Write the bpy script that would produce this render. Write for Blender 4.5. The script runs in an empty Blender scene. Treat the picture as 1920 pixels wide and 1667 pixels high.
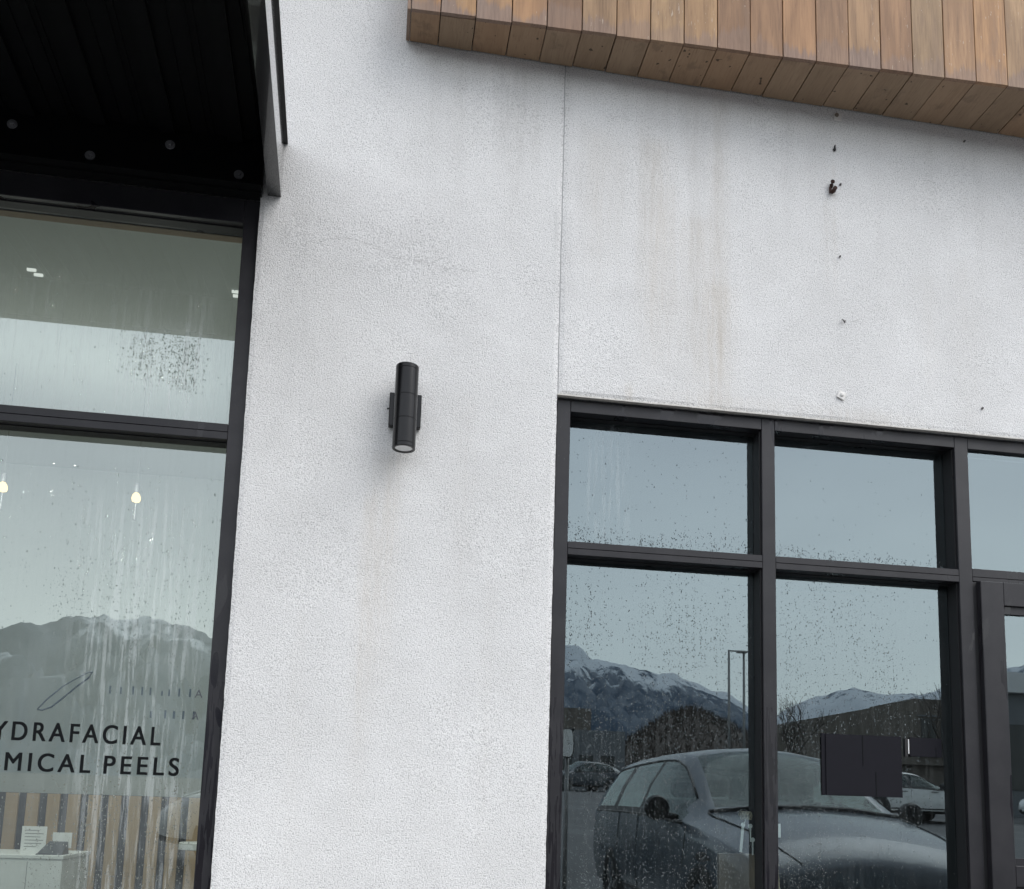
import bpy, bmesh, math, random
from mathutils import Vector, Matrix, noise

rnd = random.Random(7)
PI = math.pi
S = bpy.context.scene
COL = S.collection

# ------------------------------------------------------------------ camera
cam_d = bpy.data.cameras.new('camera')
cam = bpy.data.objects.new('camera', cam_d)
COL.objects.link(cam)
right = Vector((0.98770723, -0.15360727, 0.02896963))
up = -Vector((0.04969350, 0.13284440, -0.98989036))
fwd = Vector((0.14820591, 0.97916146, 0.13884465))
cam.matrix_world = Matrix(((right.x, up.x, -fwd.x, 0.0), (right.y, up.y, -fwd.y, -4.2),
                           (right.z, up.z, -fwd.z, 1.35), (0, 0, 0, 1)))
cam_d.sensor_width = 36.0
cam_d.sensor_fit = 'HORIZONTAL'
cam_d.lens = 36.0 * 1754.4 / 1920.0
cam_d.shift_x = -0.00505
cam_d.shift_y = 0.2266
cam_d.clip_start = 0.05
cam_d.clip_end = 20000
S.camera = cam

# ------------------------------------------------------------------ world: overcast daylight
SUN_EL, SUN_AZ = math.radians(48), math.radians(128)
world = bpy.data.worlds.new('World')
S.world = world
world.use_nodes = True
wt = world.node_tree
wt.nodes.clear()
sky = wt.nodes.new('ShaderNodeTexSky')
sky.sky_type = 'NISHITA'
sky.sun_disc = False
sky.sun_elevation = SUN_EL
sky.sun_rotation = SUN_AZ
sky.air_density = 1.0
sky.dust_density = 2.0
hs = wt.nodes.new('ShaderNodeHueSaturation')
hs.inputs['Saturation'].default_value = 0.55
wt.links.new(sky.outputs[0], hs.inputs['Color'])
tcw = wt.nodes.new('ShaderNodeTexCoord')
mpw = wt.nodes.new('ShaderNodeMapping')
mpw.inputs['Scale'].default_value = (1.2, 1.2, 4.0)
cl = wt.nodes.new('ShaderNodeTexNoise')
cl.inputs['Scale'].default_value = 2.2
cl.inputs['Detail'].default_value = 5
wt.links.new(tcw.outputs['Generated'], mpw.inputs[0])
wt.links.new(mpw.outputs[0], cl.inputs['Vector'])
crw = wt.nodes.new('ShaderNodeValToRGB')
crw.color_ramp.elements[0].position = 0.3
crw.color_ramp.elements[0].color = (8.7, 9.1, 9.5, 1)
crw.color_ramp.elements[1].position = 0.7
crw.color_ramp.elements[1].color = (10.0, 10.5, 10.8, 1)
wt.links.new(cl.outputs['Fac'], crw.inputs[0])
mxw = wt.nodes.new('ShaderNodeMixRGB')
mxw.inputs[0].default_value = 0.75
wt.links.new(hs.outputs[0], mxw.inputs[1])
wt.links.new(crw.outputs[0], mxw.inputs[2])
# overcast brightens a little toward the horizon and greys-blue overhead
sepw = wt.nodes.new('ShaderNodeSeparateXYZ')
wt.links.new(tcw.outputs['Generated'], sepw.inputs[0])
grw = wt.nodes.new('ShaderNodeValToRGB')
grw.color_ramp.elements[0].position = 0.02
grw.color_ramp.elements[0].color = (1.10, 1.10, 1.04, 1)
grw.color_ramp.elements[1].position = 0.50
grw.color_ramp.elements[1].color = (0.90, 0.90, 0.945, 1)
wt.links.new(sepw.outputs[2], grw.inputs[0])
mulw = wt.nodes.new('ShaderNodeMixRGB')
mulw.blend_type = 'MULTIPLY'
mulw.inputs[0].default_value = 1.0
wt.links.new(mxw.outputs[0], mulw.inputs[1])
wt.links.new(grw.outputs[0], mulw.inputs[2])
bg = wt.nodes.new('ShaderNodeBackground')
bg.inputs['Strength'].default_value = 0.1
wo = wt.nodes.new('ShaderNodeOutputWorld')
wt.links.new(mulw.outputs[0], bg.inputs['Color'])
wt.links.new(bg.outputs[0], wo.inputs[0])

sun_d = bpy.data.lights.new('sun', 'SUN')
sun_d.energy = 0.9
sun_d.angle = math.radians(40)
sun_d.color = (1.0, 0.97, 0.93)
sun = bpy.data.objects.new('sun', sun_d)
COL.objects.link(sun)
sd = Vector((math.sin(SUN_AZ) * math.cos(SUN_EL), math.cos(SUN_AZ) * math.cos(SUN_EL), math.sin(SUN_EL)))
sun.rotation_euler = sd.to_track_quat('Z', 'Y').to_euler()
sun.location = sd * 30

S.view_settings.view_transform = 'Standard'
S.view_settings.look = 'None'
S.view_settings.exposure = 1.07
S.view_settings.gamma = 1
S.view_settings.use_curve_mapping = False
S.render.engine = 'CYCLES'
S.cycles.use_denoising = True
S.cycles.denoiser = 'OPENIMAGEDENOISE'
S.cycles.denoising_input_passes = 'RGB_ALBEDO_NORMAL'
S.cycles.denoising_prefilter = 'ACCURATE'
S.cycles.max_bounces = 10
S.cycles.transparent_max_bounces = 16
S.cycles.sample_clamp_indirect = 0.45
S.cycles.caustics_reflective = False
S.cycles.caustics_refractive = False


# ------------------------------------------------------------------ node helpers
class NT:
    def __init__(self, name):
        self.m = bpy.data.materials.new(name)
        self.m.use_nodes = True
        self.t = self.m.node_tree
        self.t.nodes.clear()
        self.out = self.t.nodes.new('ShaderNodeOutputMaterial')
        self._tc = None

    def n(self, kind, **props):
        nd = self.t.nodes.new('ShaderNode' + kind)
        for k, v in props.items():
            setattr(nd, k, v)
        return nd

    def l(self, a, b):
        self.t.links.new(a, b)

    def put(self, sock, v):
        if hasattr(v, 'is_output') or isinstance(v, bpy.types.NodeSocket):
            self.l(v, sock)
        else:
            sock.default_value = v

    def math(self, op, a, b=None, clamp=False):
        nd = self.n('Math', operation=op, use_clamp=clamp)
        self.put(nd.inputs[0], a)
        if b is not None:
            self.put(nd.inputs[1], b)
        return nd.outputs[0]

    def obj(self):
        if self._tc is None:
            self._tc = self.n('TexCoord').outputs['Object']
        return self._tc

    def noise(self, scale, detail=3, vec=None, stretch=None, rough=0.55, dist=0.0):
        v = vec if vec is not None else self.obj()
        if stretch:
            mp = self.n('Mapping')
            mp.inputs['Scale'].default_value = stretch
            self.l(v, mp.inputs[0])
            v = mp.outputs[0]
        nd = self.n('TexNoise')
        nd.inputs['Scale'].default_value = scale
        nd.inputs['Detail'].default_value = detail
        nd.inputs['Roughness'].default_value = rough
        nd.inputs['Distortion'].default_value = dist
        self.l(v, nd.inputs['Vector'])
        return nd.outputs['Fac']

    def ramp(self, fac, stops):
        nd = self.n('ValToRGB')
        e = nd.color_ramp.elements
        while len(e) < len(stops):
            e.new(0.5)
        for i, (p, c) in enumerate(stops):
            e[i].position = p
            e[i].color = c if len(c) == 4 else (c[0], c[1], c[2], 1)
        self.l(fac, nd.inputs[0])
        return nd.outputs[0]

    def step(self, v, a, b):
        nd = self.n('MapRange', interpolation_type='SMOOTHSTEP')
        self.put(nd.inputs[0], v)
        self.put(nd.inputs[1], a)
        self.put(nd.inputs[2], b)
        return nd.outputs[0]

    def mix(self, fac, a, b, mode='MIX'):
        nd = self.n('MixRGB', blend_type=mode)
        self.put(nd.inputs[0], fac)
        for s, v in ((nd.inputs[1], a), (nd.inputs[2], b)):
            if isinstance(v, tuple):
                v = v if len(v) == 4 else (v[0], v[1], v[2], 1)
            self.put(s, v)
        return nd.outputs[0]

    def bump(self, h, strength, dist):
        nd = self.n('Bump')
        nd.inputs['Strength'].default_value = strength
        nd.inputs['Distance'].default_value = dist
        self.l(h, nd.inputs['Height'])
        return nd.outputs[0]

    def attr(self, name):
        return self.n('Attribute', attribute_name=name).outputs['Fac']

    def pbsdf(self, color, rough=0.5, metal=0.0, normal=None, spec=0.5, coat=0.0):
        nd = self.n('BsdfPrincipled')
        if isinstance(color, tuple) and len(color) == 3:
            color = (*color, 1)
        self.put(nd.inputs['Base Color'], color)
        self.put(nd.inputs['Roughness'], rough)
        self.put(nd.inputs['Metallic'], metal)
        self.put(nd.inputs['Specular IOR Level'], spec)
        self.put(nd.inputs['Coat Weight'], coat)
        if normal is not None:
            self.l(normal, nd.inputs['Normal'])
        return nd.outputs[0]

    def done(self, sh):
        self.l(sh, self.out.inputs['Surface'])
        return self.m


def plain(name, color, rough=0.5, metal=0.0, var=0.12, scale=20, bump=0.0, coat=0.0, spec=0.5):
    t = NT(name)
    f = t.noise(scale, 4)
    c = t.mix(f, tuple(v * (1 - var) for v in color), tuple(min(1, v * (1 + var)) for v in color))
    nb = t.bump(t.noise(scale * 6, 2), bump, 0.002) if bump else None
    return t.done(t.pbsdf(c, rough, metal, nb, spec, coat))


# ------------------------------------------------------------------ materials
def mat_stucco():
    t = NT('stucco')
    fine = t.noise(165, 2, rough=0.6)
    mid = t.noise(52, 2)
    big = t.noise(1.6, 4)
    grain = t.ramp(fine, [(0.29, (0.54,) * 3), (0.45, (0.91,) * 3), (0.60, (1.06,) * 3)])
    patch = t.noise(4.5, 5, rough=0.7, dist=0.5)
    c = t.mix(t.step(big, 0.3, 0.7), (0.70, 0.693, 0.682), (0.76, 0.753, 0.742))
    c = t.mix(t.math('MULTIPLY', t.step(patch, 0.42, 0.72), 0.20), c, (0.60, 0.59, 0.575))
    c = t.mix(t.math('MULTIPLY', t.step(patch, 0.46, 0.25), 0.35), c, (0.80, 0.795, 0.785))
    c = t.mix(1.0, c, grain, 'MULTIPLY')
    streak = t.noise(9, 4, stretch=(5, 5, 0.35), rough=0.65)
    st = t.math('MULTIPLY', t.attr('stain'), t.math('ADD', 0.16, t.math('MULTIPLY', t.step(streak, 0.25, 0.75), 0.46)))
    c = t.mix(st, c, (0.52, 0.445, 0.35))
    gr = t.math('MULTIPLY', t.attr('grime'), t.math('ADD', 0.15, t.math('MULTIPLY', t.step(streak, 0.25, 0.75), 0.55)))
    c = t.mix(gr, c, (0.36, 0.36, 0.355))
    spk = t.noise(310, 1)
    c = t.mix(t.math('MULTIPLY', t.step(spk, 0.70, 0.76), 0.35), c, (0.25, 0.24, 0.23))
    h = t.math('ADD', t.math('MULTIPLY', fine, 0.75), t.math('MULTIPLY', mid, 0.4))
    return t.done(t.pbsdf(c, 0.92, 0, t.bump(h, 0.8, 0.006), 0.2))


def mat_frame():
    t = NT('anodised_frame')
    blot = t.noise(7, 4)
    c = t.mix(t.step(blot, 0.35, 0.7), (0.0145, 0.014, 0.017), (0.022, 0.021, 0.024))
    # wet runs: stretched vertically, more of them on the lower frames
    sep = t.n('SeparateXYZ')
    t.l(t.obj(), sep.inputs[0])
    low = t.math('MULTIPLY', t.step(sep.outputs[2], 2.6, 1.2), t.step(sep.outputs[0], 2.6, 2.3))
    run = t.noise(16, 3, stretch=(3.2, 3.2, 0.22), rough=0.55, dist=0.4)
    wet = t.math('MULTIPLY', t.step(run, 0.50, 0.53), low)
    wet2 = t.step(t.noise(2.6, 3, stretch=(2, 2, 0.6), dist=0.8), 0.615, 0.63)
    w = t.math('MAXIMUM', wet, wet2)
    c = t.mix(w, c, (0.014, 0.013, 0.016))
    ro = t.math('SUBTRACT', 0.42, t.math('MULTIPLY', w, 0.27))
    spots = t.step(t.noise(140, 1), 0.73, 0.78)
    c = t.mix(t.math('MULTIPLY', spots, 0.25), c, (0.16, 0.15, 0.14))
    return t.done(t.pbsdf(c, ro, 0.0, t.bump(t.noise(60, 2), 0.05, 0.002), 0.36))


def mat_wood(name, soffit=False):
    t = NT(name)
    rn = t.n('ObjectInfo').outputs['Random']
    vm = t.n('VectorMath', operation='ADD')
    cx = t.n('CombineXYZ')
    t.l(t.math('MULTIPLY', rn, 37.0), cx.inputs[0])
    t.l(t.math('MULTIPLY', rn, 11.0), cx.inputs[2])
    t.l(t.obj(), vm.inputs[0])
    t.l(cx.outputs[0], vm.inputs[1])
    v = vm.outputs[0]
    st = (1, 0.12, 1) if soffit else (1, 1, 0.06)
    g1 = t.noise(95, 6, v, st, 0.68, 0.3)
    g2 = t.noise(210, 3, v, (1, 0.05, 1) if soffit else (1, 1, 0.03))
    band = t.noise(14, 2, v, (1, 0.25, 1) if soffit else (1, 1, 0.10), 0.5, 0.6)
    if soffit:
        c = t.mix(t.step(band, 0.3, 0.7), (0.30, 0.208, 0.135), (0.335, 0.236, 0.155))
        tone = t.ramp(rn, [(0.0, (0.85, 0.84, 0.82)), (0.5, (1, 1, 1)), (1.0, (1.08, 0.98, 0.9))])
    else:
        c = t.mix(t.step(band, 0.3, 0.7), (0.285, 0.175, 0.095), (0.43, 0.275, 0.152))
        tone = t.ramp(rn, [(0.0, (0.66, 0.58, 0.55)), (0.2, (0.98, 0.84, 0.74)), (0.4, (0.80, 0.84, 0.84)), (0.6, (1.0, 0.96, 0.88)), (0.8, (1.12, 0.92, 0.70)), (1.0, (0.84, 0.84, 0.80))])
    c = t.mix(1.0, c, tone, 'MULTIPLY')
    gr = t.ramp(g1, [(0.30, (0.62, 0.58, 0.56)), (0.47, (0.95, 0.95, 0.95)), (0.68, (1.13, 1.13, 1.12))])
    c = t.mix(0.4 if soffit else 0.75, c, gr, 'MULTIPLY')
    c = t.mix(t.math('MULTIPLY', t.step(g2, 0.55, 0.72), 0.22), c, (0.06, 0.04, 0.03) if soffit else (0.15, 0.085, 0.05))
    sep = t.n('SeparateXYZ')
    t.l(t.obj(), sep.inputs[0])
    if not soffit:
        # weathered damp ends, with a ragged upper edge
        zb = t.math('SUBTRACT', 5.085, t.math('MULTIPLY', sep.outputs[0], 0.009))
        dz = t.math('SUBTRACT', sep.outputs[2], zb)
        lift = t.math('ADD', t.math('MULTIPLY', t.noise(5.5, 2, v, (1, 1, 0.01)), 0.30),
                      t.math('MULTIPLY', t.noise(60, 2, v, (1, 1, 0.02)), 0.12))
        hgt = t.math('SUBTRACT', lift, t.math('ADD', 0.10, t.math('MULTIPLY', t.math('FRACT', t.math('MULTIPLY', rn, 7.3)), 0.07)))
        dmp = t.step(t.math('SUBTRACT', dz, hgt), 0.022, -0.02)
        grey = t.mix(t.step(g1, 0.3, 0.7), (0.17, 0.112, 0.088), (0.26, 0.18, 0.142))
        c = t.mix(t.math('MULTIPLY', dmp, t.math('ADD', 0.38, t.math('MULTIPLY', t.math('FRACT', t.math('MULTIPLY', rn, 13.7)), 0.48))), c, grey)
        blot = t.math('MULTIPLY', t.step(t.noise(7, 5, v, (1, 1, 0.25), 0.65), 0.52, 0.68), 0.5)
        c = t.mix(blot, c, (0.19, 0.118, 0.078))
        spk = t.math('MULTIPLY', t.step(t.noise(120, 2, v, (1, 1, 0.2)), 0.66, 0.72), t.step(t.noise(5, 2, v), 0.5, 0.62))
        c = t.mix(t.math('MULTIPLY', spk, 0.6), c, (0.50, 0.42, 0.33))
        # bleached weathering toward the left end
        ble = t.math('MULTIPLY', t.step(sep.outputs[0], 1.1, 0.0), t.step(t.noise(4, 4, v, (1, 1, 0.4)), 0.3, 0.65))
        c = t.mix(t.math('MULTIPLY', ble, 0.65), c, (0.27, 0.205, 0.165))
    else:
        kn = t.step(t.noise(30, 1, v), 0.73, 0.76)
        c = t.mix(t.math('MULTIPLY', kn, 0.8), c, (0.03, 0.022, 0.016))
        mold = t.math('MULTIPLY', t.step(t.noise(9, 5, v), 0.55, 0.70), 0.35)
        c = t.mix(mold, c, (0.085, 0.062, 0.045))
    return t.done(t.pbsdf(c, 0.62 if not soffit else 0.75, 0, t.bump(g1, 0.25, 0.002), 0.35))


def mat_glass(name, r0, tint, refl, streak_amt, body=(0.75, 0.80, 0.79)):
    """Thin insulated glazing: a mirror share, the rest clear; fog lifts it in streaks."""
    t = NT(name)
    tr = t.n('BsdfTransparent')
    tr.inputs[0].default_value = (*tint, 1)
    gl = t.n('BsdfGlossy')
    gl.inputs['Color'].default_value = (*refl, 1)
    gl.inputs['Roughness'].default_value = 0.0
    lw = t.n('LayerWeight')
    lw.inputs['Blend'].default_value = 0.5
    fac = t.math('ADD', r0, t.math('MULTIPLY', t.math('POWER', lw.outputs['Facing'], 5.0), 1 - r0))
    warp = t.noise(1.3, 1)
    t.l(t.bump(warp, 0.02, 0.004), gl.inputs['Normal'])
    ms = t.n('MixShader')
    t.l(fac, ms.inputs[0])
    t.l(tr.outputs[0], ms.inputs[1])
    t.l(gl.outputs[0], ms.inputs[2])
    fogd = t.n('BsdfDiffuse')
    fogd.inputs['Color'].default_value = (*body, 1)
    s1 = t.noise(26, 3, stretch=(1.9, 1, 0.10), rough=0.6, dist=0.25)
    s2 = t.noise(90, 2, stretch=(1.2, 1, 0.06), rough=0.6)
    strk = t.math('MAXIMUM', t.step(s1, 0.50, 0.62), t.math('MULTIPLY', t.step(s2, 0.55, 0.66), 0.6))
    fog = t.attr('fog')
    base = t.attr('mist')
    soft = t.step(t.noise(5, 4, stretch=(1, 1, 0.7)), 0.25, 0.75)
    amt = t.math('ADD', t.math('MULTIPLY', t.math('MULTIPLY', fog, strk), streak_amt),
                 t.math('MULTIPLY', base, t.math('ADD', 0.5, t.math('MULTIPLY', soft, 0.5))), True)
    m2 = t.n('MixShader')
    t.l(amt, m2.inputs[0])
    t.l(ms.outputs[0], m2.inputs[1])
    t.l(fogd.outputs[0], m2.inputs[2])
    return t.done(m2.outputs[0])


def mat_clear(name, tint):
    t = NT(name)
    tr = t.n('BsdfTransparent')
    tr.inputs[0].default_value = (*tint, 1)
    return t.done(tr.outputs[0])


def mat_drops():
    t = NT('water_drop')
    tr = t.n('BsdfRefraction')
    tr.inputs['Color'].default_value = (0.92, 0.95, 0.95, 1)
    tr.inputs['IOR'].default_value = 1.33
    gl = t.n('BsdfGlossy')
    gl.inputs['Roughness'].default_value = 0.08
    fr = t.n('Fresnel')
    fr.inputs['IOR'].default_value = 1.45
    ms = t.n('MixShader')
    t.l(fr.outputs[0], ms.inputs[0])
    t.l(tr.outputs[0], ms.inputs[1])
    t.l(gl.outputs[0], ms.inputs[2])
    df = t.n('BsdfDiffuse')
    df.inputs[0].default_value = (0.8, 0.84, 0.84, 1)
    m2 = t.n('MixShader')
    m2.inputs[0].default_value = 0.06
    t.l(ms.outputs[0], m2.inputs[1])
    t.l(df.outputs[0], m2.inputs[2])
    return t.done(m2.outputs[0])


def emit(name, color, strength):
    t = NT(name)
    e = t.n('Emission')
    e.inputs[0].default_value = (*color, 1)
    e.inputs[1].default_value = strength
    return t.done(e.outputs[0])


def mat_mountain(name, s0, s1, wgt):
    t = NT(name)
    geo = t.n('NewGeometry')
    sep = t.n('SeparateXYZ')
    t.l(geo.outputs['Position'], sep.inputs[0])
    n1 = t.noise(0.009, 8, geo.outputs['Position'], (1, 1, 0.45), 0.72)
    n2 = t.noise(0.02, 6, geo.outputs['Position'], (1, 1, 0.5), 0.6)
    c = t.mix(t.step(n2, 0.35, 0.65), (0.05, 0.075, 0.11), (0.15, 0.175, 0.21))  # blue-grey distance haze mixed into the forest and rock colour
    snowline = t.step(sep.outputs[2], s0, s1)
    sn = t.step(t.math('ADD', t.math('MULTIPLY', n1, 1.3), t.math('MULTIPLY', snowline, wgt)), 0.86, 0.98)
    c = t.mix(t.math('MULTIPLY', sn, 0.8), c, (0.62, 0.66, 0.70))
    return t.done(t.pbsdf(c, 0.95, 0, None, 0.1))


def mat_asphalt():
    t = NT('wet_asphalt')
    c = t.mix(t.noise(260, 2), (0.065, 0.066, 0.068), (0.145, 0.145, 0.146))
    wet = t.step(t.noise(0.9, 4), 0.45, 0.6)
    c = t.mix(t.math('MULTIPLY', wet, 0.5), c, (0.03, 0.03, 0.032))
    ro = t.math('SUBTRACT', 0.85, t.math('MULTIPLY', wet, 0.3))
    return t.done(t.pbsdf(c, ro, 0, t.bump(t.noise(260, 2), 0.4, 0.004), 0.3))


def mat_paint(name, color, rough=0.25):
    t = NT(name)
    dirt = t.step(t.noise(6, 4), 0.4, 0.8)
    c = t.mix(t.math('MULTIPLY', dirt, 0.25), color, (0.20, 0.19, 0.18))
    return t.done(t.pbsdf(c, rough, 0.1, None, 0.5, 0.25))


M = {
    'stucco': mat_stucco(),
    'frame': mat_frame(),
    'wood': mat_wood('cedar_board'),
    'soffit': mat_wood('cedar_soffit_board', True),
    'backer': plain('black_membrane', (0.012, 0.011, 0.010), 0.9),
    'black_steel': plain('black_painted_steel', (0.005, 0.0055, 0.006), 0.28, 0, 0.4, 9, 0.02, 0, 0.35),
    'wet_steel': plain('wet_black_steel', (0.006, 0.0065, 0.007), 0.14, 0, 0.4, 9, 0.01, 1.0, 0.8),
    'deck': plain('black_metal_deck', (0.003, 0.0033, 0.004), 0.6, 0, 0.3, 6, 0, 0, 0.1),
    'bolt': plain('dark_zinc', (0.22, 0.22, 0.23), 0.35, 0.3, 0.3, 80),
    'lamp': plain('black_gloss_paint', (0.006, 0.006, 0.007), 0.22, 0, 0.3, 30, 0.0, 0.0, 0.3),
    'lens': plain('frosted_lens', (0.85, 0.86, 0.84), 0.35, 0, 0.25, 60),
    'trim': plain('tan_drywall_edge', (0.27, 0.20, 0.14), 0.8),
    'seal': plain('black_rubber', (0.008, 0.008, 0.009), 0.6),
    'bead': plain('stucco_stop_bead', (0.55, 0.53, 0.49), 0.7, 0, 0.25, 40, 0.3),
    'white_plastic': plain('white_plastic', (0.70, 0.68, 0.65), 0.4, 0, 0.06),
    'screw': plain('weathered_screw', (0.14, 0.135, 0.13), 0.45, 0.5, 0.3, 200),
    'rust': plain('rusty_iron', (0.045, 0.020, 0.014), 0.8, 0.1, 0.6, 90, 0.5),
    'crack': plain('dark_hairline', (0.28, 0.275, 0.27), 0.95),
    'joint': plain('sealant_groove', (0.40, 0.40, 0.40), 0.9),
    'letters': plain('black_vinyl', (0.006, 0.007, 0.008), 0.6, 0, 0.1, 20, 0, 0, 0.1),
    'faint_vinyl': plain('charcoal_vinyl', (0.10, 0.11, 0.125), 0.6),
    'inner_wall': plain('grey_green_paint', (0.40, 0.425, 0.41), 0.8, 0, 0.04, 3),
    'inner_dark': plain('charcoal_paint', (0.022, 0.024, 0.027), 0.8, 0, 0.1, 3),
    'inner_floor': plain('interior_floor', (0.20, 0.17, 0.14), 0.5, 0, 0.15, 3),
    'slat': mat_paint('oak_slat', (0.50, 0.355, 0.215), 0.5),
    'slat_gap': plain('navy_black_board', (0.010, 0.012, 0.018), 0.6),
    'white_paint': plain('white_paint', (0.66, 0.68, 0.66), 0.5, 0, 0.05),
    'paper': plain('paper', (0.75, 0.75, 0.73), 0.7, 0, 0.03),
    'ink': plain('grey_print', (0.25, 0.25, 0.25), 0.7),
    'card': plain('black_card', (0.007, 0.007, 0.011), 0.7, 0, 0.12, 14, 0, 0, 0.18),
    'device': plain('dark_device', (0.05, 0.055, 0.06), 0.25),
    'brass': plain('brass_wire', (0.62, 0.52, 0.34), 0.35, 0.3, 0.1),
    'steel': plain('bright_steel', (0.80, 0.80, 0.78), 0.4, 0.15, 0.1),
    'beech': plain('pale_wood', (0.52, 0.43, 0.29), 0.5, 0, 0.2, 30),
    'drab': plain('drab_screw_cap', (0.17, 0.14, 0.11), 0.6),
    'brown': plain('brown_board', (0.14, 0.10, 0.07), 0.7, 0, 0.3, 12),
    'bulb': emit('warm_filament', (1.0, 0.66, 0.28), 1.2),
    'strip': emit('led_strip', (1.0, 0.98, 0.93), 0.5),
    'drops': mat_drops(),
    'glass': mat_glass('reflective_glazing', 0.215, (0.80, 0.87, 0.86), (0.80, 0.95, 1.0), 0.12),
    'glass_left': mat_glass('clear_glazing', 0.225, (0.83, 0.90, 0.88), (0.88, 0.97, 0.965), 0.22),
    'glass_back': mat_clear('inner_pane_face', (0.93, 0.96, 0.95)),
    'mountain': mat_mountain('haze_tinted_snowy_forest_rock', 150.0, 400.0, 0.36),
    'foothill': mat_mountain('haze_tinted_forest_rock', 30.0, 230.0, 0.25),
    'asphalt': mat_asphalt(),
    'concrete': plain('damp_concrete', (0.36, 0.355, 0.345), 0.7, 0, 0.2, 4, 0.3),
    'line': plain('road_paint', (0.60, 0.60, 0.58), 0.7, 0, 0.15, 10),
    'soil': plain('winter_ground', (0.09, 0.075, 0.05), 0.95, 0, 0.5, 0.3),
    'brush': plain('bare_scrub', (0.060, 0.047, 0.040), 0.95, 0, 0.5, 0.6),
    'bark': plain('bare_bark', (0.06, 0.048, 0.04), 0.9, 0, 0.3, 8),
    'grey_paint': mat_paint('silver_blue_paint', (0.10, 0.122, 0.148)),
    'white_car': mat_paint('white_car_paint', (0.70, 0.71, 0.70)),
    'dark_car': mat_paint('dark_blue_car_paint', (0.05, 0.06, 0.075)),
    'car_glass': mat_glass('car_window', 0.07, (0.62, 0.70, 0.66), (0.9, 1.0, 1.0), 0.0),
    'seat': plain('dark_seat_cloth', (0.025, 0.026, 0.028), 0.8),
    'car_trim': plain('black_car_trim', (0.012, 0.012, 0.013), 0.5),
    'tyre': plain('tyre_rubber', (0.018, 0.018, 0.018), 0.85),
    'rim': plain('alloy_rim', (0.20, 0.20, 0.21), 0.3, 0.7),
    'headlight': plain('headlight_lens', (0.5, 0.52, 0.54), 0.1, 0, 0.1, 3, 0, 0.5),
    'brown_brick': plain('brown_brick', (0.125, 0.108, 0.092), 0.9, 0, 0.25, 3),
    'roof_brown': plain('brown_shingle', (0.135, 0.118, 0.10), 0.9, 0, 0.25, 5),
    'grey_clad': plain('grey_cladding', (0.14, 0.15, 0.16), 0.8, 0, 0.15, 2),
    'white_clad': plain('white_cladding', (0.62, 0.63, 0.63), 0.7, 0, 0.06, 2),
    'dark_window': plain('dark_window', (0.012, 0.014, 0.016), 0.15),
    'pole': plain('galvanised_pole', (0.22, 0.22, 0.22), 0.5, 0.4),
    'mirror': NT('mirror_face').done(None) if False else plain('mirror_face', (0.85, 0.87, 0.88), 0.03, 1.0, 0.01),
}


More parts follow.
